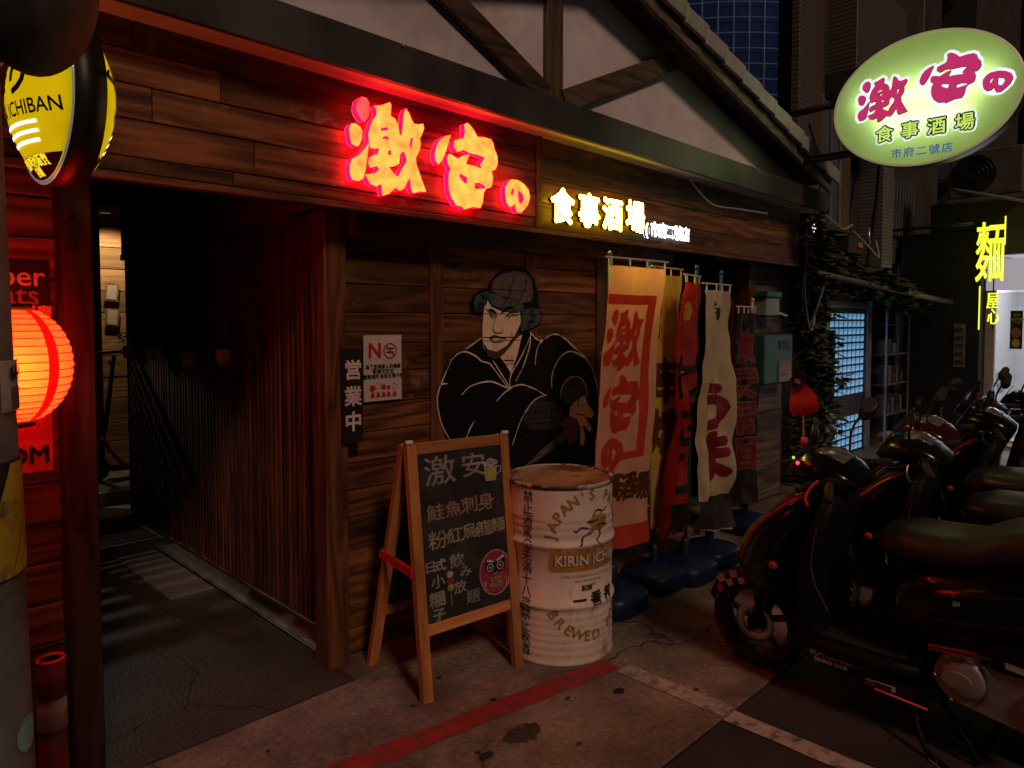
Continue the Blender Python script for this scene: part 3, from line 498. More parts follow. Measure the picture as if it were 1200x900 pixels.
def norm(polys, w, h=None):
    xs = [p[0] for q in polys for p in q]; zs = [p[1] for q in polys for p in q]
    s = w / (max(xs) - min(xs)); sy = s if h is None else h / (max(zs) - min(zs)); cx = (max(xs) + min(xs)) / 2; cz = (max(zs) + min(zs)) / 2
    return [[((x - cx) * s, (z - cz) * sy) for x, z in q] for q in polys]
def fat(polys, k): # outline pushed outward for the white glow edge
    out = []
    for q in polys:
        c = flat2d([q], 0, 0); bpy.data.meshes.remove(c)
        n = len(q); area = sum(q[i][0] * q[(i + 1) % n][1] - q[(i + 1) % n][0] * q[i][1] for i in range(n)); s = 1 if area < 0 else -1; o = []
        for i in range(n):
            a, b = Vector(q[i - 1]), Vector(q[(i + 1) % n]); t = (b - a).normalized(); o.append((q[i][0] + -t.y * k * s, q[i][1] + t.x * k * s))
        out.append(o)
    return out
MAGENTA = mat('magenta_vinyl', (.50, .035, .15), .45, emit=(.62, .035, .17), estr=.72); HALO = glow('white_vinyl', (.80, .95, .98), .98, 0, False); NAVY = mat('navy_vinyl', (.02, .05, .12), .5)
LGREEN = glow('lime_vinyl', (.62, .86, .16), .9, 0, False); BLUEV = mat('blue_vinyl', (.03, .10, .36), .5, emit=(.03, .12, .42), estr=.6)
for nm, dy, dz, w, h in (('geki', -.275, .055, .365, .34), ('an', .18, .115, .395, .36), ('no', .48, .015, .18, .15)):
    g = norm(GLYPH[nm], w, h); solid = g[:4] if nm == 'geki' else g[:2] if nm == 'an' else g[:1]
    for q in fat(solid, .021): add('white_edge', moved(flat2d([q], 0), sidem(OX - .003 - random.uniform(0, .0008), OY - dy, OZ + dz)), HALO, oval)
    add('character_shadow', moved(flat2d(g), sidem(OX - .0058, OY - dy - .004, OZ + dz - .005)), NAVY, oval)
    add('character', moved(flat2d(g), sidem(OX - .008, OY - dy, OZ + dz)), MAGENTA, oval)
for k, (ch, dy, dz) in enumerate(zip('食事酒場', (-.255, -.075, .105, .285), (-.225, -.225, -.23, -.235))):
    add('white_edge', moved(text(ch, .135, bold=.021), sidem(OX - .003, OY - dy, OZ + dz)), HALO, oval)
    add('character_edge', moved(text(ch, .130, bold=.0125), sidem(OX - .006, OY - dy, OZ + dz)), NAVY, oval)
    add('character', moved(text(ch, .128, bold=.0018), sidem(OX - .009, OY - dy, OZ + dz)), LGREEN, oval)
for k, ch in enumerate('市府二號店'): add('character', moved(text(ch, .075, bold=.0012), sidem(OX - .005, OY + .165 - k * .086, OZ - .385 - k * .003)), BLUEV, oval)
add('bracket', tube([(OX + .09, OY + .55, OZ + .12), (OX + .12, 3.3, OZ + .12)], .03), BLACK, oval); add('bracket', tube([(OX + .09, OY + .42, OZ - .30), (OX + .12, 3.1, OZ - .30)], .032), BLACK, oval)
add('stay_wire', tube([(OX + .08, OY + .02, OZ + OB), (OX + .08, OY + .02, 5.2)], .004, 5), mat('rust_wire', (.3, .25, .1), .6), oval)

# ---------------------------------------------------------------- yellow drum sign, lantern, pole, mirror
YX, YY, YZ, YR = .517, 2.30, 2.258, .222
drum = thing('round_sign', 'yellow domed round beer lightbox in a black rim beside the pole', 'sign', (YX, YY, YZ - YR))
add('rim', lathe([(YR, -.038), (YR + .008, -.038), (YR + .008, .038), (YR, .038), (YR - .02, .038), (YR - .02, -.038), (YR, -.038)], 56, 'X', (YX, YY, YZ)), BLACK, drum)
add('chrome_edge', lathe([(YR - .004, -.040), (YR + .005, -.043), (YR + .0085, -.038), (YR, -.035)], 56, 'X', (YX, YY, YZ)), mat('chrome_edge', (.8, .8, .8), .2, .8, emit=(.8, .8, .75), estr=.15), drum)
YEL = paper('yellow_acrylic', (.85, .62, .01), .6, .78, (1, .80, .004)); YBULB = glow('sign_bulb', (1, .88, .35), 8)
for s in (-1, 1):
    prof = [(YR * k / 8 * .99, s * (.038 + .085 * (1 - (k / 8) ** 2))) for k in range(9)]
    fc = add('lit_face', lathe(prof, 48, 'X', (YX, YY, YZ)), YEL, drum)
    def curve(x, y, z, s=s):   # flat print laid on the dome
        r2 = (x * x + y * y) / YR ** 2; return Vector((YX + s * (.038 + .085 * max(0, 1 - r2) + .0025), YY - x * (-s) * 1.0, YZ + y))
    def pr(m, dx, dy, mm, nm, cut=.02): add(nm, warp(moved(m, Matrix.Translation((dx, dy, 0))), curve, cut), mm, fc)
    pr(text('搾り', .13, bold=.004), -.01, .035, BLACK, 'lettering'); pr(text('一番', .11, bold=.004), -.13, .03, BLACK, 'lettering'); pr(text('KIRIN ICHIBAN', .052, bold=.0008), .02, -.052, BLACK, 'lettering')
    for k, wd in enumerate((.20, .19, .17)): pr(flat2d([[(-wd / 2, 0), (wd / 2, 0), (wd / 2, .009), (-wd / 2, .009)]]), .01, -.092 - k * .022, glow('white_print', (1, 1, .9), 1.2, 0, False), 'white_stripe')
    seg = [(YR * .985 * math.cos(a), YR * .985 * math.sin(a)) for a in [R(228) + R(84) * k / 20 for k in range(21)]]
    pr(flat2d([seg]), 0, 0, mat('dark_red_print', (.06, .012, .01), .5), 'dark_panel')
    pr(text('超級啤酒販賣', .028, bold=.001), 0, -.178, glow('yellow_print', (1, .8, .02), 1.0, 0, False), 'lettering'); pr(text('店鋪', .024, bold=.001), 0, -.202, MATS['yellow_print'], 'lettering')
add('bulb', lathe([(0, -.02), (.014, -.015), (.02, 0), (.014, .015), (0, .02)], 12, 'X', (YX, YY, YZ)), YBULB, drum)
add('mount', tube([(YX, YY + .05, YZ + YR), (YX, YY + .05, YZ + YR + .12), (YX, 2.8, YZ + YR + .12)], .018), BLACK, drum)

drum.rotation_euler = (0, 0, R(4.5))

pole = thing('utility_pole', 'grey concrete utility pole with hazard wrap at the photo edge', 'pole', (.15, 1.75, 0))
PCON = mat('pole_concrete', (.20, .215, .225), .8, var=.3, scale=7, bump=.3, dirt=(.09, .09, .09))
add('shaft', lathe([(0.178, -.02), (.168, .4), (.145, 1.6), (.12, 3.2), (.10, 7), (0, 7)], 40, 'Z', (.15, 1.75, 0)), PCON, pole)
prad = lambda z: .168 - (z - .4) * .0192
def polewrap(a, z, off=.002): r = prad(z) + off; return Vector((.15 + r * math.cos(a), 1.75 + r * math.sin(a), z))
def on_pole(m, z0, mm, nm, cut=.03, ac=-1.2, off=.002):    # flat print around the shaft, ac = bearing of its centre
    add(nm, warp(m, lambda x, y, z: polewrap(ac + x / .15, z0 + y, off + z), cut), mm, pole)
for k in range(-3, 5):
    on_pole(flat2d([[(-.36 + k * .17, -.11), (-.27 + k * .17, -.11), (-.17 + k * .17, .11), (-.26 + k * .17, .11)]]), 1.265, mat('hazard_yellow', (.55, .40, .02), .5, dirt=(.08, .07, .03), dscale=14), 'hazard_stripe', off=.004)
on_pole(flat2d([[(-.55, -.115), (.55, -.115), (.55, .115), (-.55, .115)]]), 1.265, MATTEBLK, 'hazard_wrap')
on_pole(flat2d([[(-.055, -.05), (.055, -.05), (.055, .05), (-.055, .05)]]), 1.525, mat('number_plate', (.45, .45, .45), .5), 'number_plate', ac=-.42, off=.005)
on_pole(text('644', .042, bold=.001), 1.548, BLACK, 'plate_number', ac=-.40, off=.0065); on_pole(flat2d([[(-.022, -.022), (.022, -.022), (.022, .022), (-.022, .022)]]), 1.50, mat('grey_print', (.10, .10, .10), .6), 'plate_print', ac=-.42, off=.0065)
on_pole(flat2d([ell(0, 0, .035, .035)]), .83, mat('pale_blue_sticker', (.25, .5, .62), .5), 'round_sticker', ac=-.55)
mir = thing('round_mirror', 'dark back of a round traffic mirror clamped to the utility pole', 'mirror', (.30, 1.48, 2.10))
mm_ = lathe([(0, .05), (.09, .042), (.175, .012), (.182, 0), (.178, -.012), (0, -.004)], 40, 'Z')
mrot = Matrix.Translation((.268, 1.36, 2.232)) @ Matrix.Rotation(R(-36), 4, 'Z') @ Matrix.Rotation(R(98), 4, 'Y') @ Matrix.Rotation(R(8), 4, 'X')
mm_.transform(mrot); add('back_shell', mm_, mat('mirror_back', (.11, .12, .135), .85, 0, var=.5, scale=14, bump=.2, spec=.15), mir)
add('clamp', box((.19, 1.50, 2.16), (.235, 1.60, 2.25), .005), BLACK, mir); add('arm', tube([(.245, 1.38, 2.25), (.24, 1.52, 2.21), (.17, 1.68, 2.20)], .016), BLACK, mir)
for z in (2.175, 2.235): add('bolt', lathe([(0, -.01), (.011, -.01), (.011, .0), (0, .0)], 6, 'Y', (.225, 1.498, z)), mat('brass', (.7, .5, .1), .3, .8), mir)
add('collar', lathe([(.14, 2.17), (.148, 2.17), (.148, 2.23), (.14, 2.23)], 32, 'Z', (.15, 1.75, 0)), BLACK, mir)

LX, LY, LZ, LR, LH = .418, 2.56, 1.520, .170, .178
lan = thing('paper_lantern', 'glowing round red paper lantern hanging in front of the plank wall', 'lantern', (LX, LY, LZ - LH))
prof = []
NR = 17
for k in range(NR * 4 + 1):
    t = k / (NR * 4); th = R(-66 + 132 * t); rr = LR * math.cos(th) ** .85 - .0032 * (1 - abs(math.sin(math.pi * k / 4))) * 1.4
    prof.append((max(.055, rr), LH * math.sin(th) / math.sin(R(66)) * .92))
add('paper_shade', lathe(prof, 56, 'Z', (LX, LY, LZ)), paper('red_lantern_paper', (.95, .135, .022), .78, 23, (1, .009, .003)), lan)
for k in range(0, NR + 1):
    t = k / NR; th = R(-66 + 132 * t); r_ = max(.055, LR * math.cos(th) ** .85 - .003)
    add('hoop', lathe([(r_ + .0002, -.0013), (r_ + .0016, 0), (r_ + .0002, .0013)], 48, 'Z', (LX, LY, LZ + LH * math.sin(th) / math.sin(R(66)) * .92)), mat('hoop_red', (.30, .012, .008), .6), lan)
for zz, h in ((LZ + LH * .92, .02), (LZ - LH * .92 - .02, .02)): add('end_ring', lathe([(.05, 0), (.066, 0), (.066, h), (.05, h), (.05, 0)], 32, 'Z', (LX, LY, zz)), BLACK, lan)
strip = []
for ac in (-1.02, -2.4, .7):
    bm = bmesh.new(); rows = []
    for k in range(0, NR * 4 + 1, 1):
        t = k / (NR * 4); th = R(-66 + 132 * t); r_ = max(.055, LR * math.cos(th) ** .85) + .0025
        rows.append([bm.verts.new((LX + r_ * math.cos(ac + da), LY + r_ * math.sin(ac + da), LZ + LH * math.sin(th) / math.sin(R(66)) * .92)) for da in (-.10, 0, .10)])
    for a, b in zip(rows, rows[1:]):
        for j in range(2): bm.faces.new((a[j], a[j + 1], b[j + 1], b[j]))
    add('painted_stripe', me_from(bm), paper('dark_red_stripe%d' % len(strip), (.70, .015, .01), .5, 1.6, (1, .002, .002)), lan); strip.append(1)
add('bulb', lathe([(0, -.04), (.02, -.03), (.028, 0), (.02, .03), (0, .04)], 16, 'Z', (LX - .02, LY - .085, LZ - .01)), glow('lantern_bulb', (1, .62, .22), 62), lan)
add('hanger', tube([(LX, LY, LZ + LH), (LX, LY, 2.15)], .004, 6), BLACK, lan)

# ---------------------------------------------------------------- notices on the plank wall
def panel(name, label, cat, x0, x1, z0, z1, y, m, th=.006):
    t = thing(name, label, cat, ((x0 + x1) / 2, y, z0)); add('sheet', box((x0, y, z0), (x1, y + th, z1), .0008), m, t); return t
def put(t, ms, x, z, y, m, nm='lettering'): return add(nm, moved(ms, wallm(x, y, z)), m, t)
nos = panel('notice', 'white no smoking notice with red lettering on plank wall', 'poster', 1.931, 2.158, 1.253, 1.583, 2.978, mat('notice_paper', (.62, .57, .53), .5, var=.05))
NRED = mat('notice_red', (.45, .015, .02), .5)
put(nos, text('N', .105, bold=.003), 1.995, 1.503, 2.9765, NRED); put(nos, flat2d([ell(2.086, 1.503, .041, .041), ell(2.086, 1.503, .033, .033)]), 0, 0, 2.9765, NRED, 'ring')
for dz in (-.011, .008): put(nos, flat2d([[(2.064, 1.503 + dz), (2.108, 1.503 + dz), (2.108, 1.511 + dz), (2.064, 1.511 + dz)]]), 0, 0, 2.9768, BLACK, 'cigarette')
put(nos, flat2d([[(2.060, 1.526), (2.066, 1.531), (2.114, 1.480), (2.108, 1.475)]]), 0, 0, 2.9762, NRED, 'slash')
for s, sz, z in (('為了您與家人的健康', .0235, 1.424), ('敬請勿於此', .026, 1.400), ('營業場所 吸菸及電子菸', .0235, 1.375)): put(nos, text(s, sz, bold=.0006), 2.045, z, 2.9765, BLACK)
for k, (dx, dz, r) in enumerate(((-.065, .0, .017), (-.032, .012, .016), (.0, .004, .015), (.03, .0, .012), (.066, .005, .016))):
    put(nos, flat2d([ell(2.045 + dx, 1.318 + dz, r, r)]) if k in (0, 2, 3) else flat2d([ell(2.045 + dx, 1.318 + dz, r, r), ell(2.045 + dx, 1.318 + dz, r - .003, r - .003)]), 0, 0, 2.9765, NRED, 'pictogram')
    put(nos, flat2d([[(2.045 + dx - .014, 1.272), (2.045 + dx + .014, 1.272), (2.045 + dx + .008, 1.296), (2.045 + dx - .005, 1.299)]]), 0, 0, 2.9765, NRED, 'pictogram')
opn = panel('open_board', 'narrow black board with vertical white characters beside corner post', 'sign', 1.769, 1.877, 1.075, 1.524, 2.905, mat('black_board', (.012, .012, .013), .5), .022)
for ch, z in zip('営業中', (1.415, 1.29, 1.17)): put(opn, text(ch, .098, bold=.0028), 1.823, z, 2.903, mat('chalk_white', (.62, .60, .56), .7))
ub = panel('poster', 'black delivery service poster partly behind the red lantern', 'poster', .33, .612, 1.63, 1.865, 2.94, mat('poster_black', (.012, .011, .011), .5))
put(ub, text('Uber', .098, bold=.001), .495, 1.805, 2.9385, mat('print_white', (.75, .72, .7), .6)); put(ub, text('Eats', .098, bold=.001), .50, 1.740, 2.9385, mat('print_grey', (.28, .33, .24), .6)); put(ub, text('合作餐廳', .045, bold=.002), .525, 1.682, 2.9385, MATS['print_white'])
rp_ = panel('poster', 'red and white poster with black letters below the lantern', 'poster', .36, .608, 1.12, 1.36, 2.94, mat('poster_red', (.55, .20, .17), .5))
put(rp_, flat2d([[(.37, 1.235), (.60, 1.235), (.60, 1.35), (.37, 1.35)]]), 0, 0, 2.9386, mat('poster_red_dark', (.45, .02, .02), .5), 'red_field')
put(rp_, text('科技', .075), .535, 1.292, 2.937, mat('print_pale_red', (.6, .2, .15), .6)); put(rp_, text('COM', .085, bold=.003), .50, 1.178, 2.9375, BLACK)

# ---------------------------------------------------------------- mural
mural = thing('mural', 'painted warrior in a black robe and helmet on the plank wall', 'mural', (3.0, 2.99, .3))
def clip_joints(m):
    bm = bmesh.new(); bm.from_mesh(m)
    for z in ZS[1:-1]:
        for zz in (z - .002, z + .002): bmesh.ops.bisect_plane(bm, geom=bm.verts[:] + bm.edges[:] + bm.faces[:], plane_co=(0, zz, 0), plane_no=(0, 1, 0))
        kill = [f for f in bm.faces if z - .002 < f.calc_center_median().y < z + .002]
        bmesh.ops.delete(bm, geom=kill, context='FACES')
    return me_from(bm)
def mu(nm, polys, m, layer, th=.0):
    add(nm, moved(clip_joints(flat2d(polys, th)), wallm(0, 2.9825 - layer * .0011, 0)), m, mural)
MB = mat('mural_black', (.004, .0038, .0038), .7, spec=.2, var=.5, scale=20, dirt=(.018, .010, .006), dscale=9, dlim=(.60, .72), stretch=(.4, 1, 1)); MSKIN = mat('mural_skin', (.86, .71, .53), .6, var=.10, dirt=(.34, .22, .12), dscale=14, dlim=(.6, .72)); MTEAL = mat('mural_teal', (.028, .085, .10), .6, var=.5, scale=30, dirt=(.05, .03, .02), dscale=16, dlim=(.55, .66))
MHELM = mat('mural_helmet', (.105, .082, .075), .65, var=.6, scale=60); MWHITE = mat('mural_white', (.75, .72, .67), .6, dirt=(.10, .08, .06), dscale=18, dlim=(.52, .66)); MGREY = mat('mural_grey', (.035, .035, .037), .6); MBROWN = mat('mural_brown', (.16, .06, .02), .6); MBLADE = mat('mural_blade', (.10, .105, .115), .5, var=.5, scale=12)
mu('robe', [MURAL['robe']], MB, 0); mu('face', [MURAL['face']], MSKIN, 3); mu('neck', [MURAL['neck']], MSKIN, 2); mu('helmet_outline', [MURAL['outline']], MB, 1)
mu('helmet', [MURAL['helmet']], MHELM, 4); mu('helmet_brim', [MURAL['brim']], MTEAL, 5); mu('ear_guard', [MURAL['ear1']], MTEAL, 4); mu('ear_guard', [MURAL['ear2']], MTEAL, 4)
mu('mesh_sleeve', [MURAL['mesh1']], MGREY, 2); mu('mesh_sleeve', [MURAL['mesh2']], MGREY, 2); mu('sword_blade', [MURAL['blade']], MBLADE, 3); mu('sword_guard', [MURAL['guard']], MBROWN, 4); mu('hand', [MURAL['hand']], MSKIN, 5)
mu('beard', [MURAL['beard']], mat('mural_beard', (.05, .034, .026), .7, var=.9, scale=110), 4); mu('moustache', [MURAL['moustache']], MATS['mural_beard'], 4)
for q in MURAL['white']: add('robe_outline', moved(strips([q], .0095), wallm(0, 2.9772, 0)), MWHITE, mural)
for q in MURAL['black']: add('face_line', moved(strips([q], .0065), wallm(0, 2.9765, 0)), MB, mural)
hx = [p for p in MURAL['mesh1']]; cx0 = sum(p[0] for p in hx) / len(hx); cz0 = sum(p[1] for p in hx) / len(hx)
add('mesh_line', moved(strips([[(cx0 - .2 + k * .05, cz0 - .085), (cx0 - .14 + k * .05, cz0 + .085)] for k in range(7)] + [[(cx0 - .2, cz0 - .08 + k * .032), (cx0 + .17, cz0 - .10 + k * .036)] for k in range(6)], .005), wallm(0, 2.9795, 0)), MB, mural)
hb = MURAL['brim']; bx = sum(p[0] for p in hb) / len(hb); bz = sum(p[1] for p in hb) / len(hb)
for dx, dz, r in ((-.045, .012, .034), (.06, -.01, .014), (.10, -.02, .012)): add('crest', moved(flat2d([ell(bx + dx, bz + dz, r, r), ell(bx + dx, bz + dz, r * .7, r * .7), ell(bx + dx, bz + dz, r * .4, r * .4)]), wallm(0, 2.9758, 0)), mat('mural_crest', (.16, .09, .06), .6), mural)
for nm in ('ear1', 'ear2'):
    q = MURAL[nm]; ex = sum(p[0] for p in q) / len(q); ez = sum(p[1] for p in q) / len(q)
    for dx, dz, r in ((-.01, -.03, .016), (.022, .0, .02), (.01, .04, .015), (.045, .02, .01)): add('ear_swirl', moved(flat2d([ell(ex + dx, ez + dz, r, r * 1.3), ell(ex + dx, ez + dz, r * .55, r * .75)]), wallm(0, 2.9765, 0)), MB, mural)
for q in ([(2.768, 1.722), (2.80, 1.712), (2.83, 1.694)], [(2.865, 1.700), (2.91, 1.725), (2.975, 1.738)]): add('brow', moved(strips([q], .018), wallm(0, 2.9750, 0)), MB, mural)
# eyes and lips
for x, z in ((2.799, 1.690), (2.925, 1.688)):
    add('eye', moved(flat2d([ell(x, z, .017, .0075)]), wallm(0, 2.9762, 0)), mat('mural_eye', (.5, .45, .4), .6), mural); add('pupil', moved(flat2d([ell(x - .003, z, .007, .0075)]), wallm(0, 2.9755, 0)), MB, mural)
add('lips', moved(flat2d([ell(2.858, 1.538, .026, .008)]), wallm(0, 2.9752, 0)), mat('mural_lips', (.33, .12, .09), .6), mural)
mur2 = thing('mural', 'dark curling painted fragment on plank wall half behind the orange banner', 'mural', (3.95, 2.98, 1.2))
add('curl', moved(clip_joints(flat2d([[(3.90, 1.60), (3.87, 1.70), (3.90, 1.79), (3.98, 1.83), (4.10, 1.83), (4.12, 1.75), (4.02, 1.74), (3.99, 1.66), (3.95, 1.58)]])), wallm(0, 2.982, 0)), MTEAL, mur2)
add('shape', moved(clip_joints(flat2d([[(3.95, 1.38), (3.92, 1.48), (4.00, 1.6), (4.10, 1.72), (4.2, 1.7), (4.3, 1.3), (4.35, .6), (3.9, .5), (3.88, 1.2)]])), wallm(0, 2.9835, 0)), MB, mur2)
# ---------------------------------------------------------------- chalkboard on an A-frame
BL, BR, TL, TR = Vector((1.83, 2.395, 0)), Vector((2.395, 2.345, 0)), Vector((1.885, 2.585, 1.10)), Vector((2.475, 2.535, 1.09))
afr = thing('chalkboard_stand', 'wooden A-frame chalkboard with coloured menu writing beside the barrel', 'chalkboard', (2.1, 2.55, 0))
def bp(u, v, off=0):     # board point: u across 0-1, v up 0-1
    n = (BR - BL).cross(TL - BL).normalized()
    return BL.lerp(BR, u).lerp(TL.lerp(TR, u), v) + n * off
nb = (BR - BL).cross(TL - BL).normalized()
for u in (.045, .955): add('leg', obox(bp(u, 0), bp(u, 1), .05, .026, nb), FRAMEW, afr)
for v in (.975, .262): add('rail', obox(bp(.09, v), bp(.91, v), .05 if v < .5 else .054, .022, nb), wood('orange_pine_rail%d' % (v * 10), (.42, .17, .05), (.55, .25, .08), 0, rough=.4, dark=.7, freq=5), afr)
bd_ = flat2d([[(0, 0), (1, 0), (1, 1), (0, 1)]], .012)
def board(x, y, z=0): return bp(.085 + .83 * x, .285 + .665 * y, .004 + z)
add('board', warp(bd_, lambda x, y, z: board(x, y, z)), mat('chalk_black', (.014, .014, .0145), .7, var=.6, scale=5, dirt=(.035, .036, .036), dscale=6), afr)
BKL, BKR = Vector((1.86, 2.86, 0)), Vector((2.43, 2.81, 0))
for a, b in ((BKL, TL), (BKR, TR)):
    d = (BR - BL) * (.045 if a is BKL else -.045); add('leg', obox(a + d, b + d + Vector((0, .03, -.015)), .05, .022, nb), FRAMEW, afr)
add('rail', obox(BKL.lerp(TL, .25) + (BR - BL) * .08, BKR.lerp(TR, .25) - (BR - BL) * .08, .045, .02, nb), FRAMEW, afr)
add('back_panel', warp(flat2d([[(0, 0), (1, 0), (1, 1), (0, 1)]], .006), lambda x, y, z: BKL.lerp(BKR, .08 + .84 * x).lerp(TL.lerp(TR, .08 + .84 * x), .27 + .69 * y) + Vector((0, .012 + z, 0))), MATTEBLK, afr)
for a, b, s in ((BL, TL, -1), (BR, TR, 1)):
    q = BKL if s < 0 else BKR; p0 = a.lerp(b, .50) + Vector((s * .012, -.02, 0)); p1 = q.lerp(b, .52) + Vector((s * .012, .02, 0)); p0 = p0 + Vector((s * .006, 0, 0))
    add('spreader', obox(p0, p1, .012, .032, (0, 0, 1), .004), REDP, afr)
for u in (.03, .97): add('hinge', obox(bp(u - .03, 1.004, .012), bp(u + .03, 1.004, .012), .022, .018, (0, 0, 1), .004), WHITE, afr); add('hinge', obox(bp(u - .02, .992, -.03), bp(u + .02, .992, -.03), .03, .02, (0, 0, 1), .004), WHITE, afr)
CH = {k: mat('chalk_' + k, c, .9, var=.35, scale=90, dirt=tuple(x * .6 for x in c), dscale=60, dlim=(.45, .62)) for k, c in dict(white=(.80, .78, .72), peach=(.74, .48, .33), cream=(.78, .70, .48), pink=(.33, .035, .075), green=(.25, .42, .12), yellow=(.45, .40, .05), grey=(.45, .45, .46), dark=(.02, .01, .012)).items()}
def bu(x, y):    # sketch layout, 405 wide by 790 tall from the top corner
    return x / 405, 1 - y / 795
def chalk(nm, ms, x, y, col, rot=0, lay=0):
    mt = Matrix.Translation((x, -y, 0)) @ Matrix.Rotation(rot, 4, 'Z')
    add(nm, warp(moved(ms, mt), lambda a, b, c: board(a / 405, 1 + b / 795, .0068 + lay * .0008), 0), CH[col], afr)
for ch, x, y, sz, col in (('激', 102, 98, 150, 'white'), ('安', 262, 92, 128, 'white'), ('鮭', 70, 292, 84, 'peach'), ('魚', 152, 288, 80, 'peach'), ('刺', 232, 284, 84, 'peach'), ('身', 312, 284, 92, 'peach'),
                          ('粉', 72, 425, 92, 'cream'), ('紅', 150, 420, 80, 'cream'), ('烏', 222, 412, 80, 'cream'), ('龍', 292, 415, 80, 'cream'), ('麵', 364, 412, 76, 'cream'),
                          ('日', 30, 540, 56, 'white'), ('式', 72, 542, 60, 'white'), ('小', 60, 616, 64, 'white'), ('糰', 52, 698, 76, 'white'), ('子', 56, 768, 62, 'white'),
                          ('飲', 152, 540, 72, 'white'), ('み', 190, 600, 58, 'white'), ('放', 160, 668, 62, 'white'), ('題', 218, 730, 70, 'grey')):
    chalk('chalk_writing', text(ch, sz, bold=1.1), x, y, col, rot=random.uniform(-.05, .05))
# daruma doll, beer mug, dumpling stick drawn in chalk
def ring(cx, cy, rx, ry, w): return flat2d([ell(cx, -cy, rx, ry), ell(cx, -cy, rx - w, ry - w)])
chalk('doll_body', flat2d([[(cx, -cy) for cx, cy in [(335 + 78 * math.copysign(abs(math.cos(a)) ** .9, math.cos(a)), 640 + 110 * math.sin(a)) for a in [k * math.pi / 16 for k in range(32)]]]]), 0, 0, 'pink')
chalk('doll_outline', ring(335, 640, 80, 112, 2.6), 0, 0, 'white', lay=1); chalk('doll_mask', flat2d([[(285, -625), (282, -590), (300, -560), (318, -575), (335, -590), (352, -575), (372, -558), (388, -585), (385, -628), (335, -655)]]), 0, 0, 'dark', lay=1)
for x in (309, 361): chalk('doll_eye', ring(x, 612, 17, 20, 4), 0, 0, 'white', lay=2); chalk('doll_eye', flat2d([ell(x, -612, 5, 6)]), 0, 0, 'white', lay=2)
chalk('doll_brow', flat2d([[(292, -580), (300, -568), (330, -584), (326, -590)]]), 0, 0, 'white', lay=2); chalk('doll_brow', flat2d([[(378, -560), (385, -572), (346, -590), (342, -582)]]), 0, 0, 'white', lay=2)
chalk('doll_mouth', strips([[(322, -640), (334, -648), (348, -638)]], 4), 0, 0, 'white', lay=2); chalk('chalk_writing', text('福', 68, bold=1), 335, 698, 'peach', lay=2)
for s in (-1, 1):
    for k in (48, 60): chalk('doll_line', strips([[(335 + s * k, -670), (335 + s * (k + 7), -695), (335 + s * k, -720)]], 3.5), 0, 0, 'peach', lay=2)
chalk('mug', flat2d([[(318, -105), (372, -108), (366, -172), (320, -168)]]), 0, 0, 'yellow'); chalk('mug_outline', strips([[(316, -85), (318, -170)], [(318, -172), (368, -176)], [(368, -176), (375, -100)], [(376, -110), (395, -108), (398, -130), (372, -150)], [(334, -112), (336, -160)], [(350, -112), (350, -160)]], 4.5), 0, 0, 'white', lay=1)
for x, y, r in ((325, 88, 17), (345, 76, 19), (366, 84, 17), (350, 94, 16)): chalk('mug_foam', flat2d([ell(x, -y, r, r * .85)]), 0, 0, 'grey', lay=2)
for y, c in ((592, 'grey'), (625, 'pink'), (655, 'green')): chalk('dumpling', flat2d([ell(116, -y, 16, 16)]), 0, 0, c)
chalk('skewer', strips([[(116, -670), (116, -745)]], 3.5), 0, 0, 'green')

# ---------------------------------------------------------------- beer barrel
QX, QY, QR, QH = 2.70, 2.375, .268, .868
bar = thing('barrel', 'white steel beer drum with rusty lid and brand label', 'barrel', (QX, QY, 0))
WDRUM = mat('drum_white', (.80, .72, .64), .48, var=.14, scale=6, bump=.12, dirt=(.34, .22, .14), dscale=5, dlim=(.57, .72), stretch=(1, 1, .5))
pf_ = [(0, .008), (QR - .02, .008), (QR, .0), (QR + .006, .006), (QR, .016)]
for z in (.055, .09, .125, .16, .195, .23): pf_ += [(QR - .001, z - .012), (QR + .0035, z), (QR - .001, z + .012)]
for z in (.285, .58): pf_ += [(QR, z - .016), (QR + .012, z - .006), (QR + .012, z + .006), (QR, z + .016)]
for z in (.635, .67, .705): pf_ += [(QR - .001, z - .012), (QR + .0035, z), (QR - .001, z + .012)]
pf_ += [(QR, .82), (QR, QH - .014)]
pf_ = sorted(pf_[3:], key=lambda p: p[1]) ; pf_ = [(0, .008), (QR - .02, .008), (QR, 0)] + pf_
add('drum_body', lathe(pf_, 64, 'Z', (QX, QY, 0)), WDRUM, bar)
add('rim', lathe([(QR - .004, QH - .02), (QR + .007, QH - .014), (QR + .007, QH), (QR, QH + .005), (QR - .01, QH - .002)], 64, 'Z', (QX, QY, 0)), mat('rim_chipped', (.50, .46, .42), .5, dirt=(.05, .03, .02), dscale=9, dlim=(.47, .52)), bar)
add('lid', lathe([(QR - .009, QH - .002), (QR - .014, QH - .012), (.1, QH - .010), (0, QH - .011)], 48, 'Z', (QX, QY, 0)), mat('rusty_lid', (.36, .24, .15), .7, var=.5, scale=5, bump=.2, dirt=(.10, .035, .02), dscale=5, dlim=(.48, .6)), bar)
Dv = Vector((QX, QY, 0)).normalized(); Rv = Vector((Dv.y, -Dv.x, 0))
def rib(z):
    for c, h, w in [(a, .0035, .012) for a in (.055, .09, .125, .16, .195, .23, .635, .67, .705)] + [(.285, .012, .016), (.58, .012, .016)]:
        if abs(z - c) < w: return h * min(1, 1.3 * (1 - abs(z - c) / w))
    return 0
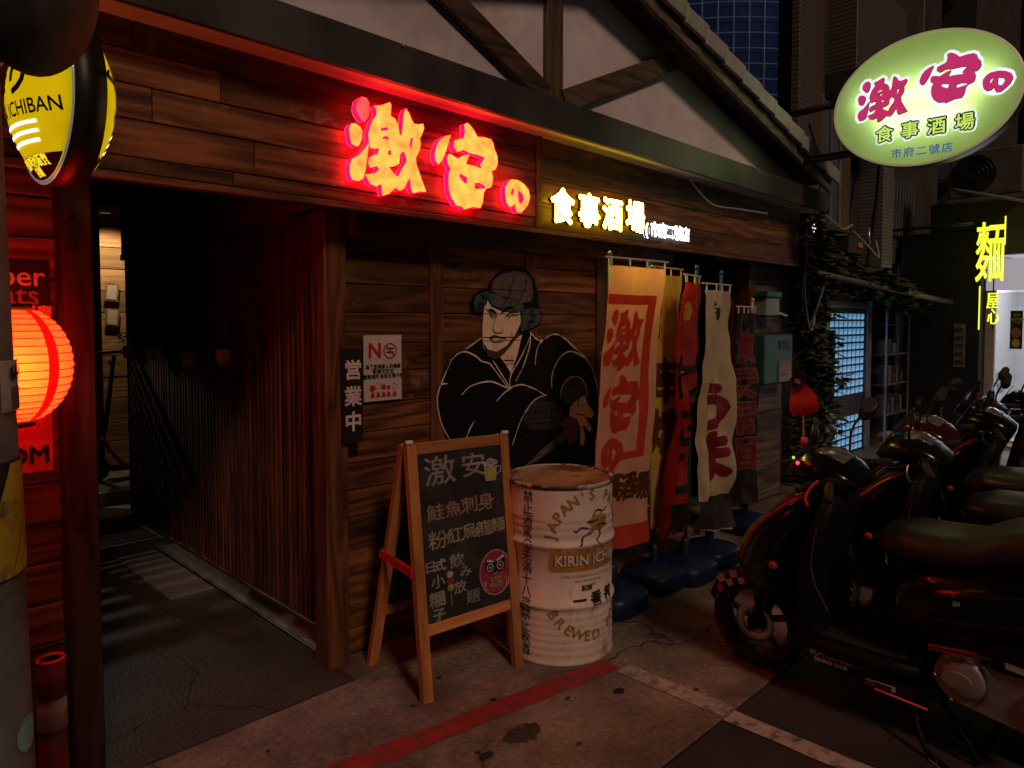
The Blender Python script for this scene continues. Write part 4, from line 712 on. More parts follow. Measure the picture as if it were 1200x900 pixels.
def onb(m, phi, z0, mm, nm, lay=0, cut=.03, rot=0):
    m = moved(m, Matrix.Rotation(rot, 4, 'Z'))
    def f(x, y, z):
        a = R(phi) + x / QR; zz = z0 + y; r = QR + .0016 + lay * .0008 + rib(zz)
        return Vector((QX, QY, zz)) + (-Dv * math.cos(a) + Rv * math.sin(a)) * r
    return add(nm, warp(m, f, cut), mm, bar)
DNAVY = mat('drum_navy', (.03, .035, .09), .6, dirt=(.3, .28, .27), dscale=40, dlim=(.58, .66)); GOLD = mat('drum_gold', (.36, .22, .055), .5, dirt=(.5, .44, .36), dscale=22, dlim=(.56, .66)); DBLK = mat('drum_black', (.02, .02, .025), .5, dirt=(.4, .36, .32), dscale=22, dlim=(.6, .7))
chars = '禁止酒駕*未滿十八歲禁止飲酒'
for k, ch in enumerate(chars):
    z = .805 - k * .0575
    if ch == '*':
        onb(flat2d([ell(0, 0, .028, .028), ell(0, 0, .022, .022)]), -34, z, DNAVY, 'ban_ring'); onb(flat2d([[(-.012, -.014), (.012, -.014), (.014, .004), (.004, .006), (0, .015), (-.012, .01)]]), -34, z, DNAVY, 'pictogram'); onb(flat2d([[(-.02, .016), (-.016, .02), (.02, -.016), (.016, -.02)]]), -34, z, mat('drum_red', (.35, .04, .04), .5), 'ban_slash', 1)
    else: onb(text(ch, .062, bold=.0002), -34 - k * .25, z, DNAVY, 'lettering')
# arched words and label
def arch(s, r, a0, da, phi, zc, sz, flip=1):
    for k, ch in enumerate(s):
        a = R(a0 + da * k); 
        if ch != ' ': onb(moved(text(ch, sz, bold=.0022), Matrix.Translation((r * math.cos(a), r * math.sin(a), 0)) @ Matrix.Rotation(a - flip * math.pi / 2, 4, 'Z')), phi, zc, GOLD, 'lettering')
arch("JAPAN'S PRIME", .225, 172, -13.0, 39, .595, .072); arch('BREWED FOR', .25, 212, 12.2, 39, .385, .070, -1)
LAB = flat2d([[(-.20, -.058), (.20, -.058), (.205, -.04), (.205, .075), (-.205, .06), (-.205, -.04)]])
onb(LAB, 32, .515, mat('label_edge', (.55, .50, .45), .5), 'label_border', 0); onb(moved(LAB, Matrix.Diagonal((.96, .88, 1, 1))), 32, .512, mat('label_gold', (.42, .20, .03), .5, var=.3, scale=9, dirt=(.5, .4, .3), dscale=25, dlim=(.6, .7)), 'label', 1)
onb(text('KIRIN ICHIBAN', .068, bold=.004, align='LEFT'), -6, .508, DBLK, 'lettering', 2); onb(text('KIRIN ICHIBAN', .068, bold=.0022, align='LEFT'), -5.3, .510, mat('label_white', (.72, .70, .66), .5), 'lettering', 3.4)
for s, z in (('KIRIN ICHIBAN brewed first press', .435), ('beer, the first press', .412), ('Since 1888', .388)): onb(text(s, .019), 32, z, GOLD, 'lettering')
for s, ph, z, sz in (('一', 22, .31, .07), ('番', 42, .312, .07), ('搾', 62, .316, .07)): onb(text(s, sz, bold=.0035), ph, z, DBLK, 'lettering')
onb(text('麒麟', .03, bold=.0006), 30, .372, DBLK, 'lettering')
# beast emblem
onb(flat2d([[(-.03, .035), (.01, .06), (.06, .065), (.10, .05), (.10, .0), (.05, -.02), (.02, -.01), (-.01, -.03), (-.03, -.02), (.0, .01), (-.02, .02)]]), 36, .66, GOLD, 'emblem', 0)
for q in ([(-.02, 0), (-.06, .01), (-.085, -.01), (-.10, -.002)], [(-.01, -.02), (-.05, -.035), (-.06, -.07), (-.075, -.075)], [(.04, -.01), (.05, -.04), (.03, -.06), (.04, -.085)], [(-.03, .035), (.0, .03), (.03, .04)], [(.0, .055), (.03, .085), (.07, .075), (.11, .09)], [(.02, .01), (.06, .015), (.1, .0)]): onb(strips([q], .009), 36, .66, DBLK, 'emblem_line', 1)
tub = thing('bucket', 'pink plastic bucket half hidden between chalkboard and barrel', 'bucket', (2.62, 2.82, 0))
add('shell', lathe([(0, .004), (.15, .004), (.155, .01), (.185, .26), (.19, .27), (.18, .26), (.15, .015), (0, .012)], 36, 'Z', (2.62, 2.80, 0)), mat('pink_plastic', (.45, .17, .12), .5), tub)
add('lip', lathe([(.185, .255), (.197, .262), (.197, .275), (.183, .275)], 36, 'Z', (2.62, 2.80, 0)), MATS['pink_plastic'], tub)

# ---------------------------------------------------------------- nobori banners
BLUEPL = mat('blue_plastic', (.003, .015, .055), .45, var=.2); POLEW = mat('white_pole', (.7, .68, .6), .4); POLEB = mat('blue_pole', (.03, .14, .28), .35); POLET = mat('teal_pole', (.02, .09, .10), .35)
def cloth(P, d, w, h, lean, amp, twist, ph, top_w=None):
    """surface function (u 0-1 across, v 0-1 down) of a hanging banner"""
    P, d = Vector(P), Vector(d).normalized()
    def f(u, v, off=0):
        tw = twist * v; dd = Vector((d.x * math.cos(tw) - d.y * math.sin(tw), d.x * math.sin(tw) + d.y * math.cos(tw), 0)); n = Vector((dd.y, -dd.x, 0))
        fold = amp * (.25 + .75 * v) * (math.sin(u * 7 + ph + v * 1.3) + .45 * math.sin(u * 15 + ph * 2 - v * 2.2)) + .35 * amp * math.sin(v * 9 + ph + u * 3)
        fold += amp * .9 * (.3 + v) * mnoise.noise(Vector((u * 3.2 + ph * 7, v * 6.5, ph))) + amp * .35 * mnoise.noise(Vector((u * 9 + v * 5, v * 12 - u * 4, ph + 3)))
        return P + dd * (u * w * (1 - .10 * math.sin(v * 3))) + Vector((0, 0, -v * h - .012 * math.sin(u * 3.1) * v)) + d * (lean * v) + n * (fold + off)
    return f
def banner(label, P, d, w, h, lean, amp, twist, ph, m, pole_m, pole_top, pole_bot, base, prints, bar_m=POLEW, side=0):
    t = thing('banner', label, 'banner', (*base[:2], 0), 'banner flags beside the doorway')
    f = cloth(P, d, w, h, lean, amp, twist, ph); bm = bmesh.new(); NU, NV = 36, 90
    g = [[bm.verts.new(f(i / NU, j / NV)) for i in range(NU + 1)] for j in range(NV + 1)]
    for j in range(NV):
        for i in range(NU): bm.faces.new((g[j][i], g[j][i + 1], g[j + 1][i + 1], g[j + 1][i]))
    c = add('cloth', me_from(bm, smooth=True), m, t)
    for nm, ms, cx, cy, sx, sy, mm, lay in prints:      # layout in cloth units: metres across and down
        add(nm, warp(moved(ms, Matrix.Translation((cx, -cy, 0))), lambda x, y, z: f(x / w, -y / h, .005 + lay * .002), .03), mm, c)
    add('pole', tube([pole_bot, pole_top], .011), pole_m, t)
    a, b = f(0, 0), f(1, 0); up = Vector((0, 0, .045)); dv = (b - a).normalized()
    add('crossbar', tube([a + up - dv * .03, b + up + dv * .02], .006, 6), bar_m, t)
    for k in range(4): q = f(k / 3 * .94 + .03, 0); add('loop', tube([q - Vector((0, 0, .006)), q + up], .006, 5), bar_m, t)
    for v in (.3, .6, .9):
        q = f(side, v); z = q.z; pp = Vector(pole_bot).lerp(Vector(pole_top), (z - pole_bot[2]) / (pole_top[2] - pole_bot[2]))
        add('tie_loop', tube([q, pp], .007, 5), m, t)
    add('knob', lathe([(0, -.01), (.014, -.01), (.016, .01), (0, .022)], 10, 'Z', pole_top), pole_m, t)
    add('water_base', base_mesh(base), BLUEPL, t); add('base_socket', lathe([(.03, .10), (.028, .24), (.018, .26), (0, .26)], 20, 'Z', (base[0], base[1], 0)), BLUEPL, t)
    return t
def base_mesh(b):
    m = loft([(0.0, 0, .17, .17), (.012, 0, .18, .18), (.09, 0, .18, .18), (.115, 0, .165, .165), (.125, 0, .09, .09), (.15, 0, .06, .06)], 28, 'Z', 3.5); m.transform(Matrix.Translation((b[0], b[1], 0))); return m
def cl(name, col, **k): 
    m = paper(name, col, .45); return m
CR, CY, CRED, CCR, CDK = cl('cloth_peach', (.93, .50, .33)), cl('cloth_yellow', (.82, .58, .07)), cl('cloth_red', (.48, .03, .02)), cl('cloth_cream', (.80, .70, .42)), cl('cloth_dark', (.03, .026, .026))
PRED = cl('print_red', (.72, .075, .035)); PBR = cl('print_brown', (.16, .06, .02)); PBK = cl('print_black', (.02, .018, .018)); PW = cl('print_cream', (.58, .50, .40)); PDR = cl('print_darkred', (.32, .02, .03))
frame = lambda x0, y0, x1, y1, w: flat2d([[(x0, -y0), (x1, -y0), (x1, -y1), (x0, -y1)], [(x0 + w, -y0 - w), (x1 - w, -y0 - w), (x1 - w, -y1 + w), (x0 + w, -y1 + w)]])
sc_ = lambda k, w, h: flat2d(norm(GLYPH[k], w, h))
banner('peach banner with large red framed characters nearest the barrel', (3.17, 2.43, 1.965), (1, -.06, 0), .53, 1.62, -.17, .022, 0, .4, CR, POLEB, (3.235, 2.47, 2.03), (3.235, 2.47, .2), (3.25, 2.45),
       [('frame_print', flat2d([[(-.0, -.16), (.46, -.16), (.46, -1.10), (.20, -1.10), (.20, -1.06), (.40, -1.06), (.40, -.215), (0, -.215)]]), 0, 0, 1, 1, PRED, 0),
        ('character', sc_('geki', .38, .36), .20, .42, 1, 1, PRED, 0), ('character', sc_('an', .38, .33), .215, .78, 1, 1, PRED, 0), ('character', sc_('no', .25, .19), .16, 1.06, 1, 1, PRED, 0),
        ('character', text('食', .17, bold=.006), .05, 1.26, 1, 1, PBR, 0), ('character', text('事', .17, bold=.006), .19, 1.26, 1, 1, PBR, 0), ('character', text('酒', .17, bold=.006), .33, 1.27, 1, 1, PBR, 0), ('character', text('場', .17, bold=.006), .46, 1.29, 1, 1, PBR, 0),
        ('hem_print', flat2d([[(0, -1.49), (.53, -1.49), (.53, -1.615), (0, -1.615)]]), 0, 0, 1, 1, PRED, 0)], POLEW)
banner('yellow banner with black writing behind the peach one', (3.74, 2.54, 1.95), (1, .05, 0), .40, 1.62, -.10, .035, -.15, 1.2, CY, POLEB, (3.78, 2.57, 2.02), (3.72, 2.52, .2), (3.72, 2.48),
       [('character', text('生', .10, bold=.004), .12, .14, 1, 1, PBK, 0), ('character', text('啤', .10, bold=.004), .12, .25, 1, 1, PBK, 0), ('character', text('酒', .10, bold=.004), .12, .36, 1, 1, PBK, 0), ('character', text('串', .30, bold=.012), .24, .70, 1, 1, PBR, 0), ('character', text('燒', .30, bold=.012), .24, 1.02, 1, 1, PBR, 0), ('round_print', flat2d([ell(0, 0, .12, .17)]), .30, 1.28, 1, 1, PW, 0), ('character', text('酒', .18, bold=.01), .30, 1.32, 1, 1, PDR, 1)], mat('yellow_pole', (.6, .5, .1), .4))
banner('narrow folded red banner on a teal pole', (3.88, 2.40, 1.90), (1, .08, 0), .27, 1.60, -.13, .05, .3, 2.0, CRED, POLET, (4.12, 2.44, 2.0), (3.98, 2.42, .2), (3.98, 2.42),
       [('emblem', flat2d([ell(0, 0, .03, .06)]), .15, .18, 1, 1, CY, 0), ('character', text('わ', .30, bold=.014), .16, .62, 1, 1, PBK, 0), ('character', text('さ', .30, bold=.014), .18, .92, 1, 1, PBK, 0), ('character', text('び', .30, bold=.014), .18, 1.22, 1, 1, PBK, 0), ('character', text('わ', .29, bold=.004), .165, .62, 1, 1, PW, -.6), ('hem_print', flat2d([[(0, -1.4), (.36, -1.4), (.36, -1.59), (0, -1.59)]]), 0, 0, 1, 1, PBK, 0)], side=1)
banner('cream folded banner with dark red strokes on a blue pole', (4.22, 2.44, 1.86), (1, .06, 0), .38, 1.62, -.15, .055, -.25, .2, CCR, POLEB, (4.55, 2.50, 1.99), (4.36, 2.48, .2), (4.36, 2.46),
       [('character', text('生', .09, bold=.003), .10, .12, 1, 1, PBK, 0), ('character', text('酒', .09, bold=.003), .24, .16, 1, 1, PBK, 0), ('character', text('う', .34, bold=.02), .22, .80, 1, 1, PDR, 0), ('character', text('ま', .36, bold=.02), .2, 1.14, 1, 1, PDR, 0), ('hem_print', flat2d([[(0, -1.38), (.40, -1.38), (.40, -1.61), (0, -1.61)]]), 0, 0, 1, 1, cl('print_grey_cloth', (.06, .055, .05)), 0)], side=1)
banner('dark banner with red and white strokes in front of the pier', (4.98, 2.62, 1.72), (1, .0, 0), .34, 1.45, -.12, .04, -.3, 1.0, CDK, POLEW, (5.34, 2.66, 1.82), (5.22, 2.66, .2), (5.22, 2.64),
       [('character', text(c, .26, bold=.016), .18, .28 + k * .27, 1, 1, cl('print_dim_white', (.20, .18, .17)) if k == 0 else MATS['print_dim_white'], 0) for k, c in enumerate('激安居酒')] + [('character', text(c, .26, bold=.006), .18, .28 + k * .27, 1, 1, PDR, 1) for k, c in enumerate('激安居酒')], side=1)

# ---------------------------------------------------------------- hanging pot plants on the lattice
POT = mat('pot_ochre', (.80, .52, .18), .7, var=.3); LEAFD = mat('dark_leaf', (.05, .09, .035), .6, var=.5, scale=20)
def leaf_cluster(n, c, rx, ry, rz, sz, seed, droop=.3):
    rnd = random.Random(seed); vs, fs = [], []
    for _ in range(n):
        while True:
            p = Vector((rnd.uniform(-1, 1), rnd.uniform(-1, 1), rnd.uniform(-1, 1)))
            if p.length < 1: break
        p = Vector(c) + Vector((p.x * rx, p.y * ry, p.z * rz)); a = rnd.uniform(0, 6.28); t = Vector((math.cos(a), math.sin(a), rnd.uniform(-droop - .4, .5 - droop))).normalized(); s = t.cross(Vector((rnd.uniform(-.4, .4), rnd.uniform(-.4, .4), 1))).normalized(); k = sz * rnd.uniform(.55, 1.3); n_ = t.cross(s)
        b = len(vs); vs += [p, p + t * k * .35 + s * k * .24 + n_ * k * .05, p + t * k * .75 + s * k * .17 + n_ * k * .03, p + t * k, p + t * k * .75 - s * k * .17 + n_ * k * .03, p + t * k * .35 - s * k * .24 + n_ * k * .05]
        fs += [(b, b + 1, b + 2, b + 3), (b, b + 3, b + 4, b + 5)]
    m = bpy.data.meshes.new('leaves'); m.from_pydata(vs, [], fs); return m
for k, (y, z, lab) in enumerate(((4.045, 1.40, 'nearest'), (4.575, 1.37, 'second nearest'), (5.15, 1.39, 'third nearest'), (5.75, 1.38, 'farthest'))):
    pl = thing('hanging_plant', 'small plant in an ochre pot on the dark lattice, %s to the street' % lab, 'plant', (1.68, y, z), 'pot plants on the lattice')
    add('pot', lathe([(0, 0), (.032, 0), (.045, .085), (.048, .09), (.043, .09), (.03, .01), (0, .008)], 20, 'Z', (1.685, y, z)), POT, pl)
    lf = add('foliage', leaf_cluster(70, (1.68, y, z + .14), .06, .09, .085, .05, k), LEAFD, pl)
    add('hanger', tube(smooth_path([(1.735, y, z + .33), (1.70, y + .006, z + .28), (1.69, y - .004, z + .2), (1.688, y, z + .09)], 4), .0035, 5), mat('raffia', (.36, .27, .13), .8), pl)

# ---------------------------------------------------------------- passage contents
SPOTX, SPOTY, SPOTZ = 1.93, 7.16, 2.66
sp = thing('ceiling_spotlight', 'small white spotlight under the passage ceiling lighting pine planks', 'lamp', (SPOTX, SPOTY, SPOTZ))
add('head', lathe([(0, .06), (.03, .055), (.045, .02), (.048, -.03), (.04, -.028), (0, -.02)], 20, 'Z', (SPOTX, SPOTY, SPOTZ)), mat('lamp_white', (.6, .58, .55), .4), sp); add('stem', tube([(SPOTX, SPOTY, SPOTZ + .05), (SPOTX, SPOTY, 2.95)], .008, 6), BLACK, sp)
ld = bpy.data.lights.new('spot', 'SPOT'); ld.energy = 22; ld.spot_size = R(115); ld.spot_blend = .6; ld.color = (1, .66, .36); ld.shadow_soft_size = .03
lo = bpy.data.objects.new('light', ld); COL.objects.link(lo); lo.parent = sp; lo.location = (.03, .02, -.07); lo.rotation_euler = (R(24), 0, R(-25))
for z in (1.93, 1.69):
    mb = thing('menu_board', 'clipboard with a white sheet on the pine planks, %s one' % ('upper' if z > 1.8 else 'lower'), 'clipboard', (2.07, 7.53, z - .1))
    for nm, a, b, m_, y0 in (('board', .06, .085, wood('clip_wood%d' % (z * 100), (.35, .2, .09), (.45, .28, .13), 2), 7.515), ('sheet', .042, .068, WHITE, 7.510)):
        me_ = box((-a, 0, -b), (a, .008, b), .001); me_.transform(Matrix.Translation((2.07, y0, z)) @ Matrix.Rotation(R(5), 4, 'Y')); add(nm, me_, m_, mb)
kk = thing('kick_scooter', 'black electric kick scooter with red frame parked in the passage', 'scooter', (1.75, 6.75, .29))
add('stem', tube([(1.72, 6.72, .44), (1.79, 6.72, .85), (1.855, 6.72, 1.36)], [.022, .02, .017]), MATTEBLK, kk); add('handlebar', tube([(1.62, 6.6, 1.385), (1.86, 6.72, 1.39), (2.05, 6.85, 1.385)], .014), BLACK, kk)
for p in ((1.60, 6.59), (2.07, 6.86)): add('grip', tube([(p[0] - .02, p[1] - .01, 1.384), (p[0] + .08, p[1] + .045, 1.386)], .02), mat('grip_grey', (.12, .12, .12), .6), kk)
add('brake_lever', tube([(1.66, 6.6, 1.37), (1.56, 6.54, 1.345)], .006, 6), STEEL, kk)
for nm, p, m_ in (('wheel', (1.70, 6.72, .395), RUBBER), ('wheel', (2.55, 6.74, .395), RUBBER)): add(nm, lathe([(.06, -.02), (.095, -.026), (.105, 0), (.095, .026), (.06, .02), (.06, -.02)], 28, 'Y', p), m_, kk)
add('fork', obox((1.745, 6.72, .60), (1.70, 6.72, .40), .07, .03, (1, 0, 0), .006), MATTEBLK, kk); add('deck', obox((1.80, 6.72, .40), (2.45, 6.72, .385), .15, .05), MATTEBLK, kk)
add('red_frame', tube(smooth_path([(1.735, 6.70, .66), (1.80, 6.66, .55), (1.90, 6.64, .43), (2.1, 6.64, .41)], 5), .02), mat('scooter_red', (.55, .04, .05), .4), kk); add('headlamp', lathe([(0, -.02), (.02, -.02), (.022, .01), (0, .012)], 14, 'X', (1.83, 6.70, 1.30)), STEEL, kk)
bs = thing('wash_basin', 'pale pink plastic basin on the floor under the lattice', 'basin', (1.95, 3.50, 0))
add('shell', lathe([(0, .006), (.12, .006), (.13, .012), (.18, .15), (.19, .155), (.178, .15), (.125, .018), (0, .014)], 36, 'Z', (2.0, 3.52, .004)), mat('basin_pink', (.5, .28, .26), .5), bs); add('lip', lathe([(.182, .148), (.196, .15), (.194, .16), (.18, .157)], 36, 'Z', (2.0, 3.52, .004)), MATS['basin_pink'], bs)
cr = thing('crate', 'dark crate with a brush beside it under the lattice', 'crate', (1.98, 4.0, 0))
add('side', box((1.86, 3.86, .006), (2.15, 4.16, .26), .01), mat('crate_black', (.03, .03, .035), .6), cr); add('brush', tube([(1.84, 3.80, .01), (1.84, 3.79, .10), (1.84, 3.80, .2)], [.02, .014, .03]), mat('brush_wood', (.35, .22, .1), .6), cr)
rl = thing('room_lamp', 'dim globe lamp inside the dining room behind the lattice', 'lamp', (2.6, 5.3, 2.3))
add('globe', lathe([(0, -.09), (.06, -.07), (.09, 0), (.06, .07), (0, .09)], 24, 'Z', (2.6, 5.3, 2.3)), glow('room_globe', (1, .72, .45), 45), rl); add('cord', tube([(2.6, 5.3, 2.38), (2.6, 5.3, 2.95)], .004, 5), BLACK, rl)
# slatted screen and lamp that stripe the passage floor
scr = thing('slatted_screen', 'dark slatted timber screen standing at the top of passage steps', 'screen', (1.0, 6.4, .29))
for k in range(24): add('slat', box((.68, 6.40, .75 + k * .048), (1.40, 6.412, .776 + k * .048), .002), WOODL, scr)
for x in (.68, 1.03, 1.375): add('upright', box((x, 6.413, .29), (x + .03, 6.435, 1.92), .002), WOODL, scr)
wl = thing('wall_lamp', 'white wall lamp high behind the slatted screen in the passage', 'lamp', (.9, 6.9, 2.3))
add('shade', lathe([(0, .05), (.05, .04), (.06, -.02), (.055, -.02), (0, .03)], 20, 'Z', (.95, 6.93, 2.3)), mat('lamp_shade_white', (.6, .6, .6), .5), wl); add('arm', tube([(.95, 6.93, 2.34), (.95, 6.99, 2.36)], .01, 6), BLACK, wl)
l2 = bpy.data.lights.new('spot', 'SPOT'); l2.energy = 34; l2.spot_size = R(60); l2.spot_blend = .3; l2.color = (1, .9, .82); l2.shadow_soft_size = .008
o2 = bpy.data.objects.new('light', l2); COL.objects.link(o2); o2.parent = wl; o2.location = (.05, .03, -.05); o2.rotation_euler = Vector((-.12, 1.75, 1.9)).to_track_quat('Z', 'Y').to_euler()

bol = thing('bollard', 'orange and white plastic traffic bollard beside the utility pole', 'bollard', (.46, 2.62, 0))
for z0, z1, m_ in ((.02, .36, mat('bollard_orange', (.30, .035, .018), .5, dirt=(.12, .03, .02))), (.36, .46, mat('bollard_white', (.45, .43, .40), .6)), (.46, .58, mat('bollard_orange', (.30, .035, .018)))): add('sleeve', lathe([(.042, z0), (.043, z0), (.040, z1), (.03, z1)], 24, 'Z', (.515, 2.60, 0)), m_, bol)
add('base', lathe([(0, .03), (.05, .03), (.10, .012), (.11, 0), (0, 0)], 28, 'Z', (.515, 2.60, 0)), BLACK, bol); add('top_ring', lathe([(.028, .578), (.036, .572), (.044, .578), (.036, .586), (.028, .578)], 24, 'Z', (.515, 2.60, 0)), mat('red_bright', (.75, .06, .03), .4), bol)
# ---------------------------------------------------------------- motor scooters (nose towards the wall, +Y)
PAINTK = mat('gloss_black', (.006, .006, .0065), .2, var=.1, coat=.3, spec=.3, bump=.02, scale=3); PLK = mat('black_plastic', (.008, .008, .0085), .55, bump=.1, scale=80, spec=.15); SEATM = mat('seat_vinyl', (.035, .031, .03), .32, var=.15, bump=.15, scale=140)
CASE = mat('engine_alloy', (.42, .40, .39), .5, .5, var=.2, scale=12, bump=.1); CHROME = mat('chrome', (.75, .75, .75), .12, 1, var=.05); LENSR = mat('red_lens', (.38, .012, .010), .15, coat=.5); LENSA = mat('amber_lens', (.20, .035, .008), .2); LENSC = mat('clear_lens', (.16, .17, .18), .1, coat=.6, var=.5, scale=30)
REFL = mat('red_reflector', (.55, .05, .015), .35); DECAL = mat('decal_white', (.60, .55, .52), .5); REDDECAL = mat('decal_red', (.5, .02, .03), .35); ALU = mat('alu', (.5, .5, .5), .3, .9); RIMD = mat('rim_dark', (.07, .065, .065), .35, .6)
def lsel(pts, x, th=.004):   # flat outline in (y,z) standing at x, facing -X
    m = flat2d([[(-y, z) for y, z in pts]], th); m.transform(sidem(x, 0, 0)); return m
def make_scooter(style=0, paint=PAINTK, cheap=False):
    t = bpy.data.objects.new('motor_scooter', None); COL.objects.link(t); A = lambda n, m, mm, p=t: add(n, m, mm, p)
    fa, ra, wr = .60, -.60, .228
    for nm, y, hw in (('front_wheel', fa, .055), ('rear_wheel', ra, .06)):
        w = A(nm, lathe([(.155, -hw * .7), (.185, -hw), (.215, -hw * .8), (wr, -hw * .3), (wr, hw * .3), (.215, hw * .8), (.185, hw), (.155, hw * .7), (.155, -hw * .7)], 44, 'X', (0, y, wr)), RUBBER)
        A('rim', lathe([(.156, -hw * .75), (.162, -hw * .78), (.150, -hw * .5), (.140, 0), (.150, hw * .5), (.162, hw * .78), (.156, hw * .75)], 44, 'X', (0, y, wr)), RIMD if nm[0] == 'f' else PLK, w)
        for k in range(5):
            a = k * 2 * math.pi / 5 + .3; c, s = math.cos(a), math.sin(a)
            A('spoke', obox((-.012, y + c * .03, wr + s * .03), (-.012, y + c * .148, wr + s * .148), .026, .03, (1, 0, 0), .004), RIMD if nm[0] == 'f' else PLK, w)
        A('hub', lathe([(0, -.06), (.034, -.058), (.036, .058), (0, .06)], 20, 'X', (0, y, wr)), PLK, w)
        if nm[0] == 'f': A('brake_disc', lathe([(.055, -.048), (.095, -.048), (.095, -.044), (.055, -.044), (.055, -.048)], 32, 'X', (0, y, wr)), STEEL, w)
    # fender: shell around the wheel
    bm = bmesh.new(); rows = []
    for k in range(17):
        a = R(18 + 150 * k / 16); hw = .082 * (1 - .35 * abs(k / 16 - .45)); r = wr + .03
        row = []
        for j in range(9):
            b = R(-90 + 180 * j / 8); x = hw * math.sin(b); rr = r - .075 * (1 - math.cos(b)) * .9
            row.append(bm.verts.new((x, fa + rr * math.cos(a), wr + rr * math.sin(a))))
        rows.append(row)
    for a, b in zip(rows, rows[1:]):
        for j in range(8): bm.faces.new((a[j], a[j + 1], b[j + 1], b[j]))
    fe = A('front_fender', me_from(bm, smooth=True), paint)
    if style == 0:
        for i in range(5):
            for j in range(2):
                if (i + j) % 2 == 0:
                    a0 = .66 + i * .155; rr = wr - .035 + j * .033
                    q = lambda a, r_: (-.081 - .002, fa + r_ * math.cos(a), wr + r_ * math.sin(a))
                    A('checker', lsel([q(a0, rr)[1:], q(a0 + .155, rr)[1:], q(a0 + .155, rr + .033)[1:], q(a0, rr + .033)[1:]], -.0865 + j * .0035, .002), REFL if i < 1 else DECAL, fe)
    for s in (-1, 1): A('fork', tube([(s * .075, fa, wr), (s * .07, fa - .10, .52)], [.02, .024]), PLK)
    # front cowl and leg shield
    A('front_cowl', loft([(.40, .47, .07, .10), (.47, .53, .11, .15), (.56, .535, .125, .19), (.66, .49, .125, .21), (.76, .43, .115, .215), (.85, .36, .10, .20), (.92, .31, .075, .16), (.95, .29, .04, .10)], 24, 'Z', 2.5), paint)
    A('leg_shield', loft([(.26, .28, .035, .18), (.34, .29, .06, .205), (.5, .31, .055, .215), (.7, .27, .05, .22), (.85, .23, .045, .20), (.93, .21, .03, .14)], 20, 'Z', 3.2), PLK)
    A('headlight', loft([(.56, .585, .085, .10), (.62, .575, .085, .145), (.69, .535, .085, .15), (.76, .48, .075, .12), (.80, .45, .05, .07)], 20, 'Z', 2.4), LENSC)
    for s in (-1, 1):
        A('side_light', lsel([(.395, .835), (.375, .875), (.28, .935), (.30, .945), (.385, .90), (.41, .86)], s * .190, .012), LENSR if style == 0 else LENSA)
        A('reflector', lathe([(0, -.003), (.017, -.003), (.019, .003), (0, .003)], 24, 'X', (s * .209, .43, .60)), REFL)
        A('trim_line', tube(smooth_path([(s * .17, .60, .58), (s * .205, .52, .74), (s * .205, .40, .86), (s * .19, .30, .93)], 5), .006, 6), REDDECAL)
    # handlebar cover, dash and mirrors
    A('handlebar_cover', loft([(.43, .985, .015, .05), (.40, 1.0, .045, .11), (.33, 1.03, .07, .15), (.24, 1.03, .07, .16), (.16, 1.0, .05, .15), (.11, .985, .02, .1)], 22, 'Y', 2.4), paint)
    A('windscreen', loft([(.99, .41, .006, .085), (1.06, .385, .006, .075), (1.12, .35, .005, .05), (1.14, .335, .003, .02)], 16, 'Z', 2.2), glass('smoke_screen', (.08, .08, .09), .08, .6))
    A('dash', loft([(.30, 1.095, .008, .07), (.24, 1.09, .012, .085), (.18, 1.062, .01, .07)], 16, 'Y', 2.4), LENSC)
    if style == 0:
        for k in range(3): A('led', lathe([(0, -.004), (.009, -.003), (0, .006)], 8, 'X', (-.135, .345 - k * .016, 1.055 - k * .014)), glow('red_led', (1, .03, .10), 2.5, 0, False))
        A('led', lathe([(0, -.004), (.007, -.003), (0, .006)], 8, 'X', (-.13, .365, 1.075)), glow('green_led', (.6, 1, .05), .9, 0, False))
    for s in (-1, 1):
        A('grip', tube([(s * .15, .20, 1.005), (s * .25, .17, 1.0), (s * .36, .13, .985)], .018), RUBBER)
        A('brake_lever', tube(smooth_path([(s * .17, .245, 1.0), (s * .24, .25, .985), (s * .32, .235, .965), (s * .36, .21, .95)], 4), .006, 6), REDDECAL if style == 0 else CHROME)
        A('switch_box', box((s * .19 - .03, .14, .975), (s * .19 + .03, .21, 1.025), .008), PLK)
        A('mirror_stem', tube(smooth_path([(s * .17, .24, 1.03), (s * .22, .25, 1.14), (s * .27, .22, 1.22)], 4), .006, 6), BLACK)
        mi = loft([(-.004, 0, .035, .045), (.006, 0, .042, .06), (.016, 0, .036, .05), (.022, 0, .02, .03)], 20, 'Y', 2.3); mi.transform(Matrix.Translation((s * .29, .20, 1.225)) @ Matrix.Rotation(R(-18 * s), 4, 'Z')); A('mirror', mi, BLACK)
        mg = lathe([(0, 0), (.036, 0)], 20, 'Y'); mg.transform(Matrix.Translation((s * .29, .194, 1.255)) @ Matrix.Rotation(R(-18 * s), 4, 'Z') @ Matrix.Diagonal((1.45, 1, 1, 1))); A('mirror_glass', mg, CHROME)
    for s in (-1, 1): A('control_cable', tube(smooth_path([(s * .20, .22, .99), (s * .17, .33, .955), (s * .10, .37, .93), (s * .06, .36, .88)], 5), .005, 6), RUBBER); A('panel_seam', tube(smooth_path([(s * .19, .20, .45), (s * .214, .26, .62), (s * .205, .24, .80), (s * .16, .22, .90)], 5), .0025, 5), ALU)
    A('panel_seam', tube(smooth_path([(-.19, -.08, .60), (-.203, -.3, .66), (-.20, -.5, .71), (-.17, -.7, .78)], 5), .002, 5), RUBBER)
